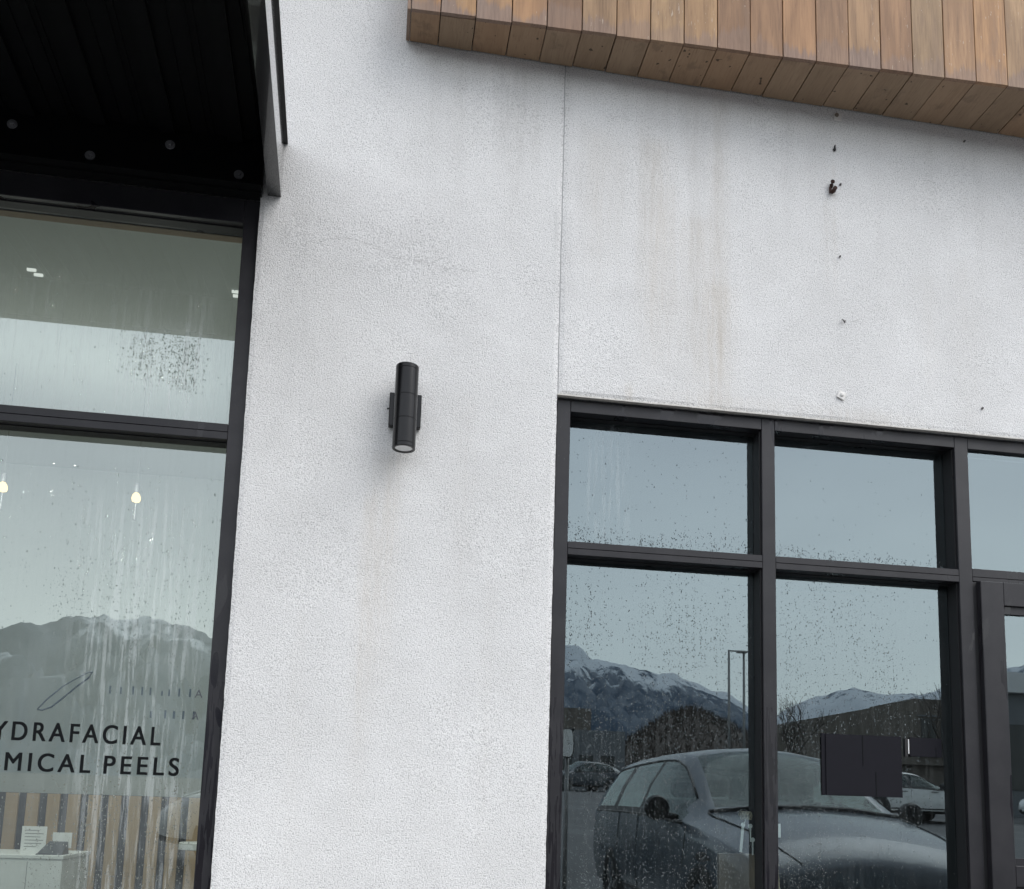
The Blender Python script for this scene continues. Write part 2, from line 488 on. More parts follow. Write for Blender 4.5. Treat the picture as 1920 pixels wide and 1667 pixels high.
# ------------------------------------------------------------------ mesh helpers
class MB:
    def __init__(self):
        self.v, self.f, self.mi, self.sm = [], [], [], []

    def add(self, verts, faces, mi=0, smooth=False):
        o = len(self.v)
        self.v += [tuple(p) for p in verts]
        for f in faces:
            self.f.append(tuple(i + o for i in f))
            self.mi.append(mi)
            self.sm.append(smooth)
        return self

    def box(self, x0, x1, y0, y1, z0, z1, mi=0, c=0.0):
        if c <= 0:
            vs = [(x, y, z) for x in (x0, x1) for y in (y0, y1) for z in (z0, z1)]
            fs = [(0, 1, 3, 2), (4, 6, 7, 5), (0, 4, 5, 1), (2, 3, 7, 6), (0, 2, 6, 4), (1, 5, 7, 3)]
            return self.add(vs, fs, mi)
        bm = bmesh.new()
        bmesh.ops.create_cube(bm, size=1.0)
        for v in bm.verts:
            v.co = Vector(((x0 + x1) / 2 + v.co.x * (x1 - x0), (y0 + y1) / 2 + v.co.y * (y1 - y0),
                           (z0 + z1) / 2 + v.co.z * (z1 - z0)))
        bmesh.ops.bevel(bm, geom=list(bm.edges), offset=c, segments=1, affect='EDGES')
        bm.verts.index_update()
        self.add([v.co[:] for v in bm.verts], [[v.index for v in f.verts] for f in bm.faces], mi)
        bm.free()
        return self

    def tube(self, pts, radii, n=8, mi=0, cap=True, smooth=True):
        pts = [Vector(p) for p in pts]
        if not hasattr(radii, '__len__'):
            radii = [radii] * len(pts)
        vs, fs = [], []
        for i, p in enumerate(pts):
            d = (pts[min(i + 1, len(pts) - 1)] - pts[max(i - 1, 0)]).normalized()
            a = d.cross(Vector((0, 0, 1)) if abs(d.z) < 0.9 else Vector((1, 0, 0))).normalized()
            b = d.cross(a)
            for k in range(n):
                t = 2 * PI * k / n
                vs.append(p + (a * math.cos(t) + b * math.sin(t)) * radii[i])
        for i in range(len(pts) - 1):
            for k in range(n):
                fs.append((i * n + k, i * n + (k + 1) % n, (i + 1) * n + (k + 1) % n, (i + 1) * n + k))
        self.add(vs, fs, mi, smooth)
        if cap:
            o = len(self.v) - len(vs)
            self.f.append(tuple(o + k for k in range(n))[::-1]); self.mi.append(mi); self.sm.append(False)
            e = o + (len(pts) - 1) * n
            self.f.append(tuple(e + k for k in range(n))); self.mi.append(mi); self.sm.append(False)
        return self

    def lathe(self, prof, centre, axis='Z', n=32, mi=0, smooth=True):
        """prof = [(radius, height)...] turned about an axis through centre."""
        for seg in zip(prof, prof[1:]):
            vs, fs = [], []
            for r, h in seg:
                for k in range(n):
                    t = 2 * PI * k / n
                    a, b = r * math.cos(t), r * math.sin(t)
                    p = {'Z': (a, b, h), 'Y': (a, h, b), 'X': (h, a, b)}[axis]
                    vs.append((centre[0] + p[0], centre[1] + p[1], centre[2] + p[2]))
            for k in range(n):
                fs.append((k, (k + 1) % n, n + (k + 1) % n, n + k))
            self.add(vs, fs, mi, smooth)
        return self

    def build(self, name, mats, parent=None, loc=None, recalc=True):
        me = bpy.data.meshes.new(name)
        me.from_pydata(self.v, [], self.f)
        for m in (mats if isinstance(mats, (list, tuple)) else [mats]):
            me.materials.append(m)
        me.polygons.foreach_set('material_index', self.mi)
        me.polygons.foreach_set('use_smooth', self.sm)
        if recalc:
            bm = bmesh.new()
            bm.from_mesh(me)
            bmesh.ops.recalc_face_normals(bm, faces=bm.faces)
            bm.to_mesh(me)
            bm.free()
        return link(name, me, parent, loc)


def link(name, me, parent=None, loc=None):
    o = bpy.data.objects.new(name, me)
    COL.objects.link(o)
    if parent is not None:
        o.parent = parent
    if loc is not None:
        o.location = loc
    return o


def tag(o, label=None, cat=None, group=None, kind=None):
    for k, v in (('label', label), ('category', cat), ('group', group), ('kind', kind)):
        if v:
            o[k] = v
    return o


def thing(name, label, cat, group=None, loc=(0, 0, 0), rz=0.0):
    o = bpy.data.objects.new(name, None)
    o.empty_display_size = 0.2
    COL.objects.link(o)
    o.location = loc
    o.rotation_euler = (0, 0, rz)
    return tag(o, label, cat, group)


def wpart(name, mb, mat, root):
    """a part whose vertices are in world coordinates, under an unrotated root"""
    return mb.build(name, mat, root, -Vector(root.location) if root.parent is None and root.type == 'EMPTY' else None)


# ------------------------------------------------------------------ setting: ground
PROF = [(3, 0.10), (0, 0.10), (-1.55, 0.10), (-3.2, 0.29), (-20, 1.24), (-45, 2.35), (-100, 3.4), (-300, 5.0), (-1300, 8.0), (-4000, 10.0)]


def ground_z(y):
    for (a, za), (b, zb) in zip(PROF, PROF[1:]):
        if y <= a and y >= b:
            return za + (zb - za) * (y - a) / (b - a)
    return PROF[-1][1]


mb = MB()
xs = [-3000, -300, -60, 0, 60, 300, 3000]
ys = [p[0] for p in PROF if p[0] >= -100]
vs = [(x, y, ground_z(y)) for y in ys for x in xs if abs(x) <= 60]
nx = 3
mb.add(vs, [(j * nx + i, j * nx + i + 1, (j + 1) * nx + i + 1, (j + 1) * nx + i) for j in range(len(ys) - 1) for i in range(nx - 1)])
tag(mb.build('parking_lot', M['asphalt']), kind='structure')
mb = MB()
ys = [200, 3] + [p[0] for p in PROF if p[0] < 3]
vs = [(x, y, ground_z(min(y, 3)) - 0.05) for y in ys for x in xs]
nx = len(xs)
mb.add(vs, [(j * nx + i, j * nx + i + 1, (j + 1) * nx + i + 1, (j + 1) * nx + i) for j in range(len(ys) - 1) for i in range(nx - 1)])
tag(mb.build('terrain', M['soil']), kind='structure')

# pavement slabs along the shopfront
walk = MB().box(-12, 12, -1.5, 0.0, 0.06, 0.196).build('pavement', M['concrete'])
tag(walk, kind='structure')
for k in range(12):
    x0 = -9 + k * 1.5
    MB().box(x0 + 0.006, x0 + 1.494, -1.33, -0.004, 0.198, 0.216, c=0.004).build('paving_slab', M['concrete'], walk)
MB().box(-12, 12, -1.5, -1.345, 0.198, 0.215, c=0.006).build('kerb', M['concrete'], walk)
for k, x in enumerate((-6.4, 1.95, 4.7, 7.4)):
    m_ = MB()
    pts = [(-1.9, 0), (-3.2, 0), (-6.6, 0)]
    for (a, _), (b, _) in zip(pts, pts[1:]):
        m_.add([(x - .05, a, ground_z(a) + .004), (x + .05, a, ground_z(a) + .004), (x + .05, b, ground_z(b) + .004), (x - .05, b, ground_z(b) + .004)], [(0, 1, 2, 3)])
    tag(m_.build('parking_line', M['line']), kind='structure')


# mountains: height fields whose ridges follow the skyline mirrored in the glazing
def interp(tab, x):
    if x <= tab[0][0]:
        return tab[0][1]
    for (a, va), (b, vb) in zip(tab, tab[1:]):
        if x <= b:
            return va + (vb - va) * (x - a) / (b - a)
    return tab[-1][1]


RIDGE_L = [(-75, .10), (-60, .12), (-45, .14), (-32, .15), (-25, .155), (-20.8, .157), (-19.8, .162), (-18.2, .164), (-17.4, .170), (-16.5, .178), (-14.7, .182), (-13.3, .186),
           (-12.1, .180), (-10.6, .173), (-9.7, .170), (-6, .150), (0, .12), (5, .09), (9, .05), (14, .02), (75, .0)]
RIDGE = [(-75, .0), (-8, .02), (0, .10), (5, .150), (9, .165), (11.5, .173), (12.2, .177), (12.7, .170), (13.2, .159),
         (14.5, .156), (15.2, .153), (16.2, .147), (18.1, .141), (19.4, .130), (20.6, .124), (21.6, .118), (22.8, .103), (24, .096), (24.7, .088), (27, .075),
         (31, .065), (45, .07), (75, .08)]
RIDGE2 = [(-75, .06), (-20, .07), (5, .09), (10, .12), (16.2, .142), (17.1, .144), (18.2, .147), (19.1, .136), (20.6, .128), (21.6, .123), (22.5, .113), (23.4, .102), (24.0, .099), (24.7, .106),
          (25.6, .115), (26.9, .123), (28.6, .129), (29.7, .125), (30.8, .123), (32, .124), (33.1, .127), (33.9, .135), (38, .15), (50, .13), (75, .11)]


def mountain(name, ridge, d_ridge, d_foot, d_back, jag, seed, naz, nd, mat='mountain'):
    m_ = MB()
    vs = []
    for i in range(naz + 1):
        az = -75 + 150 * i / naz
        e = interp(ridge, az)
        top = e * d_ridge + 1.35
        sa, ca = math.sin(math.radians(az)), -math.cos(math.radians(az))
        for j in range(nd + 1):
            u = j / nd
            d = d_foot + (d_back - d_foot) * u
            ur = (d_ridge - d_foot) / (d_back - d_foot)
            if u <= ur:
                s = u / ur
                h = s ** 1.15
            else:
                h = max(0, 1 - (u - ur) / (1 - ur))
            p = Vector((sa * d, ca * d, seed))
            nz = (0.5 - abs(noise.fractal(p * 0.0035, 0.8, 2.1, 5))) * 0.6 + noise.fractal(p * 0.012, 0.7, 2.1, 5) * 0.3
            amp = jag * top * min(1, 3 * h)
            near = max(0.0, 1 - abs(u - ur) / 0.10)
            rise_ = (min(nz - 0.32, 0.06) * (1 - near) + nz * 0.22 * near) * amp * 0.6
            vs.append((sa * d, ca * d, 4 + (top - 4) * h + rise_))
    w = nd + 1
    m_.add(vs, [(i * w + j, i * w + j + 1, (i + 1) * w + j + 1, (i + 1) * w + j) for i in range(naz) for j in range(nd)], 0, True)
    return tag(m_.build(name, M[mat]), kind='structure')


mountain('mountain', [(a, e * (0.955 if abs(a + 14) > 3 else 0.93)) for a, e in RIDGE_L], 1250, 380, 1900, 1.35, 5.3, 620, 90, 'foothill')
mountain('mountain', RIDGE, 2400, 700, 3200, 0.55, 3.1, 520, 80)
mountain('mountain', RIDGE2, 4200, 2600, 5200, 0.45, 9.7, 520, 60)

# ------------------------------------------------------------------ the building
B = thing('retail_building', 'pale stucco retail building with dark framed shop windows and wood clad bay', 'building', loc=(0, 0, 0.1))
ZTOP = 6.3

STREAKS = [  # x, half width, z top, z bottom, tan, grey
    (-0.02, 0.065, 2.97, 2.05, 0.36, 0.05), (0.04, 0.035, 2.96, 2.35, 0.25, 0.0), (-0.07, 0.035, 2.75, 1.6, 0.28, 0.0),
    (1.27, 0.075, 4.75, 3.75, 0.50, 0.05), (1.20, 0.03, 4.9, 4.1, 0.15, 0.2), (1.61, 0.045, 5.06, 3.65, 0.42, 0.22),
    (1.485, 0.035, 5.06, 3.9, 0.20, 0.32), (1.50, 0.10, 4.35, 3.55, 0.36, 0.05), (1.62, 0.07, 4.0, 3.36, 0.42, 0.0), (1.35, 0.05, 4.5, 3.7, 0.2, 0.1),
    (0.55, 0.05, 5.05, 4.35, 0.12, 0.36), (0.47, 0.03, 5.05, 4.6, 0.05, 0.3), (0.66, 0.03, 5.03, 4.5, 0.1, 0.2),
    (0.97, 0.06, 4.75, 4.15, 0.28, 0.1), (0.90, 0.025, 4.8, 4.3, 0.05, 0.2), (1.08, 0.04, 4.7, 4.2, 0.15, 0.12), (0.83, 0.02, 4.3, 4.05, 0.0, 0.3), (0.775, 0.016, 4.3, 4.0, 0.0, 0.5),
    (2.245, 0.015, 4.75, 4.2, 0.25, 0.05), (2.20, 0.014, 4.55, 4.2, 0.2, 0.1), (1.15, 0.02, 3.42, 3.33, 0.6, 0), (2.4, 0.3, 3.40, 3.33, 0.5, 0.1), (1.7, 0.5, 3.41, 3.33, 0.35, 0.1),
    (0.25, 0.03, 5.05, 4.7, 0.1, 0.15), (2.75, 0.05, 4.2, 3.6, 0.14, 0.0), (2.95, 0.09, 4.3, 3.4, 0.12, 0.05),
    (-0.45, 0.08, 4.15, 3.4, 0.02, 0.20), (-0.3, 0.10, 3.9, 3.2, 0.05, 0.14), (0.35, 0.05, 3.3, 2.4, 0.1, 0.05), (0.5, 0.03, 2.4, 1.4, 0.1, 0.03), (-0.35, 0.03, 2.2, 1.2, 0.10, 0.03),
]
for k in range(34):
    x_ = rnd.uniform(0.0, 3.4)
    STREAKS.append((x_, rnd.uniform(0.008, 0.035), 5.06, 5.06 - rnd.uniform(0.15, 0.75), 0.03, rnd.uniform(0.08, 0.22)))


def stain(x, z):
    tn = gy = 0.0
    wob = noise.noise(Vector((x * 3, 0.3, z * 1.3))) * 0.02
    for sx, sw, zt, zb, a, b in STREAKS:
        if z > zt + 0.02 or z < zb - 0.4:
            continue
        g = math.exp(-(((x + wob - sx) / sw) ** 2))
        if g < 0.01:
            continue
        f = min(1, max(0, (zt + 0.02 - z) / 0.06)) * min(1, max(0, (z - zb + 0.4) / 0.55))
        tn += g * f * a
        gy += g * f * b
    return min(tn, 0.85), min(gy, 0.7)


def stucco_panel(name, x0, x1, z0, z1, y0=0.0, depth=0.16, cell=0.022, rag=(1, 1, 1, 1)):
    """front face as a fine grid with uneven relief and ragged free edges"""
    nx, nz = max(2, int((x1 - x0) / cell)), max(2, int((z1 - z0) / cell))
    vs, tn, gy = [], [], []
    for j in range(nz + 1):
        for i in range(nx + 1):
            x, z = x0 + (x1 - x0) * i / nx, z0 + (z1 - z0) * j / nz
            a, b = stain(x, z)
            tn.append(a); gy.append(b)
            dx = dz = 0.0
            if i == 0 and rag[0] or i == nx and rag[1]:
                dx = noise.noise(Vector((3.7, z * 22, x))) * 0.0024
            if j == 0 and rag[2] or j == nz and rag[3]:
                dz = noise.noise(Vector((x * 22, 8.1, z))) * 0.0022
            rel = noise.noise(Vector((x * 2.1, 5.5, z * 2.1))) * 0.0022 + noise.noise(Vector((x * 11, 1.5, z * 11))) * 0.0012
            edge = (i == 0) or (i == nx) or (j == 0) or (j == nz)
            vs.append((x + dx, y0 + (0.004 if edge else rel), z + dz))
    w = nx + 1
    fs = [(j * w + i, j * w + i + 1, (j + 1) * w + i + 1, (j + 1) * w + i) for j in range(nz) for i in range(nx)]
    loop = [i for i in range(w)] + [j * w + nx for j in range(1, nz + 1)] + [nz * w + i for i in range(nx - 1, -1, -1)] + [j * w for j in range(nz - 1, 0, -1)]
    o = len(vs)
    for k in loop:
        vs.append((vs[k][0], y0 + depth, vs[k][2]))
        tn.append(0.0); gy.append(0.1)
    n = len(loop)
    for k in range(n):
        fs.append((loop[k], loop[(k + 1) % n], o + (k + 1) % n, o + k))
    m_ = MB().add(vs, fs, 0, False)
    me_o = m_.build(name, M['stucco'], B, -B.location)
    me = me_o.data
    for nm, arr in (('stain', tn), ('grime', gy)):
        at = me.attributes.new(nm, 'FLOAT', 'POINT')
        at.data.foreach_set('value', arr)
    return me_o


stucco_panel('stucco_panel', -0.653, 0.7905, 0.1, ZTOP)
stucco_panel('stucco_panel', 0.7955, 4.16, 3.328, ZTOP)
stucco_panel('stucco_panel', 4.16, 7.0, 0.1, ZTOP, cell=0.06)
stucco_panel('stucco_panel', -4.25, -0.6535, 4.17, ZTOP, cell=0.05)
stucco_panel('stucco_panel', -8.0, -4.25, 0.1, ZTOP, cell=0.08)
wpart('control_joint', MB().box(0.786, 0.800, 0.006, 0.15, 3.33, ZTOP - 0.02), M['joint'], B)
bead = MB()
for k in range(40):
    x0 = 0.79 + 3.37 * k / 40
    r = rnd.uniform(-0.0012, 0.0012)
    bead.box(x0, x0 + 3.37 / 40 - 0.0004, -0.0035 + r, 0.02, 3.3225 + r, 3.3285 + r)
wpart('stop_bead', bead, M['bead'], B)

# hairline crack and a few fine ones: thin ribbons lying on the stucco
for pts in ([(-0.367, 3.972), (-0.32, 3.990), (-0.269, 4.001), (-0.195, 4.002), (-0.15, 3.986), (-0.118, 3.984), (-0.06, 3.952), (0.006, 3.928), (0.06, 3.934), (0.112, 3.926), (0.176, 3.919), (0.22, 3.905), (0.266, 3.911), (0.357, 3.904), (0.39, 3.915)],
            [(2.05, 5.03), (2.12, 5.005), (2.18, 4.99), (2.24, 5.01)],
            [(0.805, 3.345), (1.0, 3.343), (1.2, 3.347), (1.5, 3.342), (1.9, 3.346)],
            [(2.285, 3.862), (2.31, 3.868), (2.36, 3.885)]):
    fine, crk = [], MB()
    for (a, b), (c, d) in zip(pts, pts[1:]):
        for q in range(5):
            t_ = q / 5
            fine.append((a + (c - a) * t_ + rnd.uniform(-.003, .003), b + (d - b) * t_ + rnd.uniform(-.003, .003)))
    for (a, b), (c, d) in zip(fine, fine[1:]):
        w_ = rnd.uniform(0.0003, 0.0008)
        crk.add([(a, -0.0045, b - w_), (c, -0.0045, d - w_), (c, -0.0045, d + w_), (a, -0.0045, b + w_)], [(0, 1, 2, 3)])
    wpart('hairline_crack', crk, M['crack'], B)


# ---- windows
def pane(parent, x0, x1, z0, z1, y, fogf, mat='glass', th=0.008):
    nx, nz = 26, 34
    vs, fog, mist = [], [], []
    for j in range(nz + 1):
        for i in range(nx + 1):
            x, z = x0 + (x1 - x0) * i / nx, z0 + (z1 - z0) * j / nz
            vs.append((x, y, z))
            a, b = fogf(x, z)
            fog.append(a); mist.append(b)
    w = nx + 1
    fs = [(j * w + i, j * w + i + 1, (j + 1) * w + i + 1, (j + 1) * w + i) for j in range(nz) for i in range(nx)]
    m_ = MB().add(vs, fs, 0)
    o = len(vs)
    m_.add([(x0, y, z0), (x1, y, z0), (x1, y, z1), (x0, y, z1), (x0, y + th, z0), (x1, y + th, z0), (x1, y + th, z1), (x0, y + th, z1)],
           [(4, 5, 6, 7), (0, 1, 5, 4), (1, 2, 6, 5), (2, 3, 7, 6), (3, 0, 4, 7)], 1)
    ob = m_.build('pane', [M[mat], M['glass_back']], parent, None, False)
    for nm, arr in (('fog', fog), ('mist', mist)):
        at = ob.data.attributes.new(nm, 'FLOAT', 'POINT')
        at.data.foreach_set('value', arr + [0.0] * 8)
    return ob


def drops(parent, x0, x1, z0, z1, y, n, dens, rmin=0.0012, rmax=0.0030, seed=1):
    r_ = random.Random(seed)
    m_ = MB()
    cols = [r_.uniform(x0, x1) for _ in range(int((x1 - x0) * 110))]
    k = tries = 0
    while k < n and tries < n * 14:
        tries += 1
        x = r_.choice(cols) + r_.gauss(0, 0.002) if r_.random() < 0.55 else r_.uniform(x0, x1)
        z = r_.uniform(z0, z1)
        if x < x0 + .004 or x > x1 - .004 or r_.random() > dens(x, z):
            continue
        r = 1.08 * (rmin + (rmax - rmin) * r_.random() ** 2.2)
        rz = r * r_.uniform(1.0, 1.7)
        h = r * 0.8
        vs = [(x, y - h, z - rz * 0.15)]
        for ring, (fr, fh) in enumerate(((0.62, 0.78), (1.0, 0.0))):
            for q in range(7):
                t_ = 2 * PI * q / 7 + ring * 0.3
                vs.append((x + r * fr * math.cos(t_), y - h * fh, z + rz * fr * math.sin(t_) - rz * 0.15 * fh))
        fs = [(0, 1 + q, 1 + (q + 1) % 7) for q in range(7)]
        fs += [(1 + q, 8 + q, 8 + (q + 1) % 7, 1 + (q + 1) % 7) for q in range(7)]
        m_.add(vs, fs, 0, True)
        k += 1
    if k == 0:
        return None
    return tag(m_.build('water_drops', M['drops'], parent), kind='stuff')


def sstep(v, a, b):
    t_ = max(0.0, min(1.0, (v - a) / (b - a)))
    return t_ * t_ * (3 - 2 * t_)


YF, YB, YG = 0.030, 0.150, 0.125      # frame front, frame back, outer glass face


def wsub(name, mb_, mat, parent):
    return mb_.build(name, mat, parent)


# right hand shop window
wr = wpart('window', MB().box(0.797, 0.864, YF, YB, 0.22, 3.318, c=0.002), M['frame'], B)      # the left jamb carries the rest
wsub('jamb', MB().box(4.10, 4.158, YF, YB, 0.22, 3.318, c=0.002), M['frame'], wr)
MUL = [(1.840, 1.908), (2.890, 2.964)]
for a, b in MUL:
    wsub('mullion', MB().box(a, b, YF, YB, 0.22, 3.318, c=0.002), M['frame'], wr)
BAYS = [(0.865, 1.839), (1.909, 2.889), (2.965, 4.099)]
for k, (a, b) in enumerate(BAYS):
    wsub('header', MB().box(a, b, YF, YB, 3.258, 3.318, c=0.002), M['frame'], wr)
    zt = (2.547, 2.612) if k < 2 else (2.556, 2.622)
    wsub('transom', MB().box(a, b, YF, YB, zt[0], 2.5775, c=0.0015).box(a, b, YF + .0012, YB, 2.5795, zt[1], c=0.0015), M['frame'], wr)
    if k < 2:
        wsub('sill', MB().box(a, b, YF, YB, 0.22, 0.30, c=0.002), M['frame'], wr)
    # glazing stops stepping back along the right side of each light
    for zz in ((2.612, 3.258), (0.30, 2.547)) if k < 2 else ((2.622, 3.258),):
        gs = MB()
        for q, yy in enumerate((0.048, 0.075, 0.100)):
            gs.box(b - 0.006 + q * 0.002, b - 0.0005 - q * 0.0004, yy - (0.001 if q else 0), YG - 0.003 - q * 0.002, zz[0] + .001 + q * .0003, zz[1] - .001 - q * .0003)
        wsub('glazing_stop', gs, M['seal'], wr)
    for zz in ((3.258, 0.004), (2.547, 0.004)) if k < 2 else ((3.258, 0.004),):
        wsub('glazing_stop', MB().box(a + 0.001, b - 0.0065, 0.085, YG - 0.004, zz[0] - zz[1], zz[0] - 0.0008), M['seal'], wr)


def fog_r1(x, z):
    f = 0.9 * sstep(x, 0.93, 0.99) * sstep(x, 1.22, 1.16) * sstep(z, 2.62, 2.75)
    return f, 0.008


def fog_r_low(x, z):
    return 0.10, 0.004


def fog_none(x, z):
    return 0.03, 0.006


pane(wr, 0.858, 1.846, 2.606, 3.264, YG, fog_r1)
pane(wr, 1.902, 2.896, 2.606, 3.264, YG, fog_none)
pane(wr, 2.958, 4.106, 2.616, 3.264, YG - 0.07, fog_none)
pane(wr, 0.858, 1.846, 0.29, 2.553, YG, fog_r_low)
pane(wr, 1.902, 2.896, 0.29, 2.553, YG, fog_r_low)

d1 = lambda x, z: max(0.015, 0.85 * sstep(z, 2.76 + 0.03 * math.sin(x * 9), 2.63)) + 0.02
drops(wr, 0.866, 1.826, 2.615, 3.24, YG, 900, d1, 0.0014, 0.0034, 11)
drops(wr, 1.912, 2.876, 2.615, 3.24, YG, 620, lambda x, z: 0.01 + 0.8 * sstep(z, 2.74 - 0.05 * (x - 1.9), 2.63), 0.0014, 0.0032, 12)
nz_ = lambda x, z: 0.5 + 0.6 * noise.noise(Vector((x * 3.1, 2.2, z * 2.3)))
drops(wr, 0.866, 1.826, 0.9, 2.53, YG, 8500, lambda x, z: max(0.08, nz_(x, z)) * (0.35 + 0.65 * sstep(z, 2.5, 2.2)), 0.0011, 0.0029, 13)
drops(wr, 1.912, 2.876, 0.9, 2.53, YG, 6500, lambda x, z: max(0.05, nz_(x, z)) * sstep(x, 2.95, 2.2) * (0.3 + 0.7 * sstep(z, 2.52, 2.2)), 0.0011, 0.0029, 14)

# door leaf in the right bay
dr = wpart('door', MB().box(2.986, 3.112, 0.000, 0.060, 0.24, 2.552, c=0.003), M['frame'], B)
wsub('stile', MB().box(3.972, 4.092, 0.000, 0.060, 0.24, 2.552, c=0.003), M['frame'], dr)
wsub('top_rail', MB().box(3.1125, 3.9715, 0.0005, 0.060, 2.432, 2.5515, c=0.002).box(3.113, 3.971, 0.016, 0.055, 2.392, 2.4315), M['frame'], dr)
wsub('middle_rail', MB().box(3.1125, 3.9715, 0.0005, 0.060, 1.040, 1.140, c=0.002).box(3.113, 3.971, 0.014, 0.055, 1.1405, 1.176), M['frame'], dr)
wsub('bottom_rail', MB().box(3.1125, 3.9715, 0.0005, 0.060, 0.24, 0.46, c=0.002), M['frame'], dr)
wsub('kick_panel', MB().box(3.113, 3.971, 0.018, 0.045, 0.4605, 1.0395, c=0.001), M['frame'], dr)
wsub('weather_strip', MB().box(2.9655, 2.985, 0.034, 0.060, 0.24, 2.553), M['seal'], dr)
wsub('latch', MB().box(3.113, 3.124, 0.024, 0.05, 1.655, 1.752, c=0.002), M['seal'], dr)
wsub('handle', MB().tube([(3.90, -0.05, 1.0), (3.90, -0.05, 1.6)], 0.014).tube([(3.90, 0.0, 1.05), (3.90, -0.05, 1.05)], 0.010).tube([(3.90, 0.0, 1.55), (3.90, -0.05, 1.55)], 0.010), M['steel'], dr)
pane(dr, 3.110, 3.974, 1.172, 2.394, 0.035, fog_none)
wsub('threshold', MB().box(2.966, 4.098, 0.0, 0.15, 0.20, 0.235, c=0.003), M['steel'], dr)

# left hand shop window
wl = wpart('window', MB().box(-0.7265, -0.646, YF, YB, 0.22, 4.1605, c=0.002), M['frame'], B)
wsub('jamb', MB().box(-4.245, -4.17, YF, YB, 0.22, 4.1605, c=0.002), M['frame'], wl)
wsub('mullion', MB().box(-2.52, -2.44, YF, YB, 0.22, 4.1605, c=0.002), M['frame'], wl)
for a, b in ((-2.439, -0.7275), (-4.169, -2.521)):
    wsub('header', MB().box(a, b, YF, YB, 4.040, 4.1600, c=0.002), M['frame'], wl)
    wsub('transom', MB().box(a, b, YF, YB, 2.972, 3.0065, c=0.0015).box(a, b, YF + .0012, YB, 3.0085, 3.046, c=0.0015), M['frame'], wl)
    wsub('sill', MB().box(a, b, YF, YB, 0.22, 0.30, c=0.002), M['frame'], wl)
    wsub('glazing_stop', MB().box(a + .001, b - .001, 0.07, YG - .004, 2.967, 2.9715), M['seal'], wl)
    wsub('glazing_stop', MB().box(a + .001, b - .001, 0.07, YG - .004, 4.035, 4.0395), M['seal'], wl)
wsub('drywall_edge', MB().box(-2.43, -0.745, 0.1505, 0.197, 4.037, 4.135), M['trim'], wl)
wsub('drywall_edge', MB().box(-4.16, -2.53, 0.1505, 0.197, 4.037, 4.135), M['trim'], wl)


def fog_l_up(x, z):
    f = 0.55 * sstep(z, 3.9, 3.4)
    f = max(f, 0.9 * sstep(x, -1.35, -1.1) * sstep(x, -0.78, -0.9) * sstep(z, 3.72, 3.45))
    mist_patch = sstep(x, -1.30, -1.12) * sstep(x, -0.80, -0.93) * sstep(z, 3.62, 3.46) * sstep(z, 3.12, 3.26)  # denser patch of mist on the glass around the drop cluster
    return f, 0.06 + 0.04 * sstep(z, 3.5, 3.1) + 0.13 * mist_patch


def fog_l_low(x, z):
    f = 1.0 * sstep(x, -1.42 + 0.08 * (2.6 - z), -1.30 + 0.08 * (2.6 - z)) * sstep(x, -0.735, -0.80) * sstep(z, 2.86 - 0.25 * abs(x + 1.02), 2.6 - 0.25 * abs(x + 1.02))
    top = 0.5 * sstep(z, 2.90, 2.93)
    return max(f, 0.10), 0.035 + 0.02 * sstep(x, -1.0, -1.6) * sstep(z, 1.5, 2.2) + 0.05 * top


pane(wl, -2.446, -0.722, 3.040, 4.046, YG, fog_l_up, 'glass_left')
pane(wl, -2.446, -0.722, 0.29, 2.978, YG, fog_l_low, 'glass_left')
pane(wl, -4.175, -2.515, 3.040, 4.046, YG, fog_l_up, 'glass_left')
pane(wl, -4.175, -2.515, 0.29, 2.978, YG, fog_l_low, 'glass_left')
drops(wl, -1.75, -0.735, 3.06, 3.95, YG, 1500, lambda x, z: 0.008 + 0.95 * sstep(x, -1.28, -1.12) * sstep(x, -0.84, -0.93) * sstep(z, 3.56, 3.44) * sstep(z, 3.17 + 0.25 * (-0.9 - x) , 3.25 + 0.25 * (-0.9 - x)), 0.0012, 0.0032, 21)
drops(wl, -1.75, -0.735, 0.95, 2.85, YG, 4600, lambda x, z: 0.06 + (0.75 * sstep(x, -1.5 + .1 * (2.2 - z), -1.3 + .1 * (2.2 - z)) * sstep(z, 2.75, 2.1) + 0.4 * sstep(z, 1.6, 1.0)) * sstep(x, -0.74, -0.86) * max(.15, 0.55 + 0.9 * noise.noise(Vector((x * 14, 1.1, z * 1.2)))), 0.0011, 0.0030, 22)


